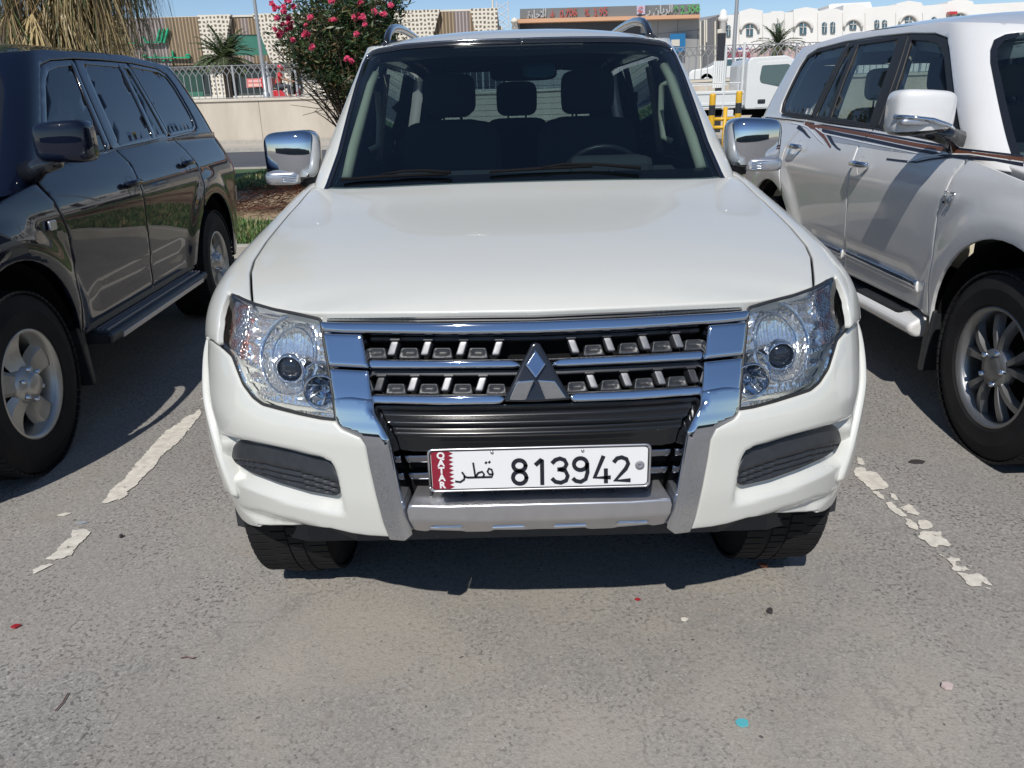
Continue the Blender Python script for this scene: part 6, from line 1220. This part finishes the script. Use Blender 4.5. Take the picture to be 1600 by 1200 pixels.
# ================================================================ plants
def leafmesh(V, F, MI, p, d, n, L, w_, mi):
    k = len(V); d = d/np.linalg.norm(d); s = np.cross(d, n); s /= (np.linalg.norm(s)+1e-9); V += [tuple(p), tuple(p+d*L*.5+s*w_), tuple(p+d*L), tuple(p+d*L*.5-s*w_)]; F.append((k, k+1, k+2, k+3)); MI.append(mi)
def finish(name, V, F, MI, mats_, parent, label=None):
    me = bpy.data.meshes.new(name); me.from_pydata(V, [], F); o = link(name, me, mats_, parent, False); me.polygons.foreach_set('material_index', MI)
    if label: o['label'] = label
    return o
def leafm(name, c, tr=.25):
    m, nt, b = nodes(name); b.inputs['Base Color'].default_value = (*c, 1); b.inputs['Roughness'].default_value = .45; out = nt.nodes['Material Output']; t = nt.nodes.new('ShaderNodeBsdfTranslucent'); t.inputs[0].default_value = (c[0]*1.3, c[1]*1.4, c[2], 1); x = nt.nodes.new('ShaderNodeMixShader'); x.inputs[0].default_value = tr
    nt.links.new(b.outputs[0], x.inputs[1]); nt.links.new(t.outputs[0], x.inputs[2]); nt.links.new(x.outputs[0], out.inputs[0]); return m
bark = mat('bark', (.12, .085, .06), .9, var=.3, vs=12, bmp=.5, bs=40, bd=.02)
# oleander
yo = 15.0; base = at(562, 300, yo); ob = np.array([base[0]+.15, yo, TZ(yo)]); OL = thing('oleander_bush', 'large oleander bush with pink flowers rising beside the white car', 'bush', tuple(ob))
rg = np.random.default_rng(11); V, F, MI = [], [], []; stems = MB(); tips = []
top = [(at(px, py, yo)-ob) for px, py in ((430, 20), (440, 70), (470, -40), (520, -80), (570, -60), (610, 0), (600, 40), (445, 110), (540, 30), (490, 60), (520, 110), (575, 100), (500, -20), (550, -100), (600, -50), (462, 40), (475, 140), (620, -30), (590, 70))]
for i, tpt in enumerate(top):
    for j in range(3):
        e = tpt*rg.uniform(.86, 1.02)+np.array([rg.normal()*.16, rg.normal()*.55, rg.normal()*.14]); a = np.array([rg.normal()*.07, rg.normal()*.07, 0]); mid = a+(e-a)*.5+np.array([-(e[0])*.22, 0, .1]); P = [tuple((1-t)**2*a+2*t*(1-t)*mid+t*t*e) for t in np.linspace(0, 1, 8)]; stems.tube(P, list(np.linspace(.030, .007, 8)), 5)
        for k in range(9):
            t = rg.uniform(.50, 1.02) if k else 1.; q = np.array((1-t)**2*a+2*t*(1-t)*mid+t*t*e); tw = q+np.array([rg.normal()*.29, rg.normal()*.34, rg.normal()*.20+.15])*(1 if k else .3); stems.tube([tuple(q), tuple(tw)], [.007, .004], 4); tips.append(tw)
stems.build('stems', mat('oleander_stem', (.11, .075, .05), .85), OL, True)
for c in tips:
    if c[2] < 1.45+rg.uniform(-.25, .35): continue
    q_ = pj((c+ob)[None])[0]
    if q_[0] < np.interp(q_[1], [-500, 40, 65, 85, 100, 115, 130, 150], [300, 424, 434, 442, 458, 476, 496, 520])+8*rg.uniform(-.5, 1) or q_[0] > 622: continue
    for k in range(34):
        p = c+rg.normal(size=3)*np.array([.10, .10, .11]); d = np.array([rg.normal()*.8, rg.normal()*.8, rg.uniform(-.3, 1.2)]); leafmesh(V, F, MI, p, d, np.array([rg.normal(), rg.normal(), 1.]), rg.uniform(.12, .22), rg.uniform(.014, .022), int(rg.choice([0, 0, 0, 1, 1, 2, 3], 1)[0]))
finish('foliage', V, F, MI, [leafm('oleander_dark', (.030, .062, .028)), leafm('oleander_mid', (.06, .11, .045)), leafm('oleander_olive', (.12, .14, .05)), leafm('oleander_dry', (.20, .14, .07))], OL)
V, F, MI = [], [], []
for k in range(5):
    for j in range(3):
        a = 2*math.pi*k/5+j*.5; rr_ = .034-.006*j; z_ = .010*j; leafmesh(V, F, MI, np.array([0, 0, z_]), np.array([math.cos(a), math.sin(a), .35+.3*j]), np.array([0, 0, 1.]), rr_*1.6, .024, j % 2)
fme = bpy.data.meshes.new('flower'); fme.from_pydata(V, [], F); [fme.materials.append(m) for m in (leafm('petal_pink', (.62, .05, .15), .2), leafm('petal_light', (.75, .20, .28), .2))]; fme.polygons.foreach_set('material_index', MI)
FL = [(436, 14), (430, 12), (444, 12), (452, 0), (457, 13), (434, 29), (448, 30), (455, 36), (433, 45), (439, 50), (436, 55), (456, 43), (486, 26), (478, 57), (481, 52), (519, 33), (524, 31), (517, 2), (563, 3), (553, 26), (562, 26), (567, 27), (570, 39), (585, 18), (612, 7), (544, 92), (548, 95), (487, 73), (479, 40), (456, 62), (442, 40), (450, 47), (427, 8), (446, 18), (559, 52), (600, 22)]
for i, (px, py) in enumerate(FL):
    for j in range(2):
        o = bpy.data.objects.new('flower', fme); C.objects.link(o); o.parent = OL; p = at(px+rg.normal()*1.6, py+rg.normal()*1.6, yo-1.1-rg.uniform(0, .3))-ob; o.location = p; s_ = rg.uniform(.9, 1.3); o.scale = (s_,)*3; o.rotation_euler = (R(60)+rg.normal()*.4, rg.normal()*.3, rg.normal()*.5)
# palms
def frondpalm(label, px, py, y, zg, rc, n, th, seed, Ltr, m, trunk_r=.17, grp=None, droop=1.):
    c = at(px, py, y); t = thing('date_palm', label, 'palm tree', (float(c[0]), y, zg)); h = c[2]-zg; rg = np.random.default_rng(seed); b = MB().lathe([(0, trunk_r*1.2), (h*.5, trunk_r), (h, trunk_r*1.1), (h+.1, trunk_r*.5)], (0, 0, 0), 'z', 12); b.build('trunk', bark, t, True)
    V, F, MI = [], [], []
    for i in range(n):
        az = 2*math.pi*i/n*2.4+rg.normal()*.2; el = R(rg.uniform(5, 80)); Lf = rc*rg.uniform(.85, 1.15); p = np.array([0, 0, h]); d = np.array([math.cos(az)*math.cos(el), math.sin(az)*math.cos(el), math.sin(el)]); N_ = 14
        for k in range(N_):
            q = p+d*Lf/N_; 
            w_ = .015; kk = len(V); sd = np.cross(d, [0, 0, 1]); sd /= np.linalg.norm(sd)+1e-9; V += [tuple(p-sd*w_), tuple(p+sd*w_), tuple(q+sd*w_), tuple(q-sd*w_)]; F.append((kk, kk+1, kk+2, kk+3)); MI.append(1)
            if k > 1:
                for u in (0, .33, .66):
                    for s_ in (-1, 1):
                        ld = sd*s_*.8+d*.7+np.array([0, 0, -.15+rg.normal()*.1]); leafmesh(V, F, MI, p+(q-p)*u, ld, np.array([0, 0, 1.]), Lf*.20*math.sin(math.pi*min(1, (k+1)/N_*.9+.1))**.6, .036*rc/1.6, int(rg.choice([0, 0, 1])))
            p = q; d = d+np.array([0, 0, -.11*droop]); d /= np.linalg.norm(d)
    finish('crown', V, F, MI, m, t); return t
pg = [leafm('palm_green', (.10, .14, .07)), leafm('palm_grey', (.17, .20, .12))]
frondpalm('small date palm with arching fronds in front of the brown shop building', 351, 96, 40, 1.85, 1.85, 62, 0, 21, 0, pg)
frondpalm('date palm in front of the white arched building', 1215, 73, 38, 1.85, 1.35, 32, 0, 22, 0, pg, droop=.8)
# tall fan palm with a skirt of hanging dead fronds
yp = 9.0; c = at(125, 75, yp); FP = thing('fan_palm', 'thick fan palm with a skirt of dry hanging fronds behind the black wagon', 'palm tree', (float(c[0]), yp, TZ(yp)))
H_ = 5.2; MB().lathe([(0, .30), (.4, .24), (2.0, .20), (3.5, .22), (H_, .26), (H_+.3, .1)], (0, 0, 0), 'z', 20).build('trunk', bark, FP, True)
rg = np.random.default_rng(31); V, F, MI = [], [], []
def hang(az, z0, out, zb3, nb, mi, spread):
    p0 = np.array([.2*math.cos(az), .2*math.sin(az), z0]); pk = np.array([out*math.cos(az), out*math.sin(az), z0-(z0-zb3)*.28]); sd = np.array([-math.sin(az), math.cos(az), 0])
    k = len(V); w_ = .018; V.extend([tuple(p0-sd*w_), tuple(p0+sd*w_), tuple(pk+sd*w_), tuple(pk-sd*w_)]); F.append((k, k+1, k+2, k+3)); MI.append(1)
    for j in range(nb):
        f_ = (j/(nb-1)-.5)*2; L = (pk[2]-zb3)*rg.uniform(.6, 1.1); e = pk+sd*f_*spread*rg.uniform(.8, 1.2)+np.array([math.cos(az), math.sin(az), 0])*rg.uniform(-.25, .35)+np.array([0, 0, -L]); md = pk+(e-pk)*.35+sd*f_*spread*.35+np.array([math.cos(az), math.sin(az), 0])*.18+np.array([0, 0, .12]); pr = None
        mi2 = mi if rg.random() > .3 else int(rg.integers(0, 4))
        for t in np.linspace(0, 1, 6):
            q = (1-t)**2*pk+2*t*(1-t)*md+t*t*e; ww = .011*(1-.75*t); V.append(tuple(q-sd*ww)); V.append(tuple(q+sd*ww))
            if pr is not None: F.append((pr, pr+1, len(V)-1, len(V)-2)); MI.append(mi2)
            pr = len(V)-2
for i in range(92):
    az = rg.uniform(0, 2*math.pi); z0 = rg.uniform(2.9, 4.6); ou = rg.uniform(.25, .9); hang(az, z0, ou, z0-rg.uniform(1.2, 2.2), 22, int(rg.choice([0, 0, 1, 2])), rg.uniform(.25, .5))
for i in range(40):
    az = rg.uniform(0, 2*math.pi); z0 = rg.uniform(4.0, 5.1); hang(az, z0, rg.uniform(.7, 1.05), z0-rg.uniform(1.4, 2.1), 24, 3, rg.uniform(.3, .45))
fan_m = [leafm('fan_straw', (.46, .36, .19)), leafm('fan_tan', (.32, .23, .12)), leafm('fan_brown', (.13, .09, .05)), leafm('fan_green', (.09, .13, .05))]
finish('dry_fronds', V, F, MI, fan_m, FP); V, F, MI = [], [], []
for i in range(44):
    az = rg.uniform(0, 2*math.pi); el = rg.uniform(-.1, 1.3); p0 = np.array([0, 0, H_]); L = rg.uniform(.9, 1.4); d = np.array([math.cos(az)*math.cos(el), math.sin(az)*math.cos(el), math.sin(el)]); pk = p0+d*L; sd = np.array([-math.sin(az), math.cos(az), 0]); up = np.cross(sd, d); k = len(V); V += [tuple(p0-sd*.02), tuple(p0+sd*.02), tuple(pk+sd*.02), tuple(pk-sd*.02)]; F.append((k, k+1, k+2, k+3)); MI.append(0)
    for j in range(22):
        a = (j/21-.5)*3.6; ld = d*math.cos(a)+sd*math.sin(a)+np.array([0, 0, -.25]); leafmesh(V, F, MI, pk, ld, up, .85*rg.uniform(.8, 1.1), .03, 0)
finish('crown', V, F, MI, [leafm('fan_live', (.07, .12, .04))], FP)

# ================================================================ added wall behind the camera, unseen, gives the chrome a dark skyline to mirror
RC = thing('added_skyline_wall', 'long dark wall, added unseen behind the camera for the chrome to mirror', 'wall', (-4, -42, 0)); MB().box((0, 0, 1.6), (160, .4, 3.2)).build('wall_body', mat('skyline_wall_dark', (.12, .12, .11), .9), RC)
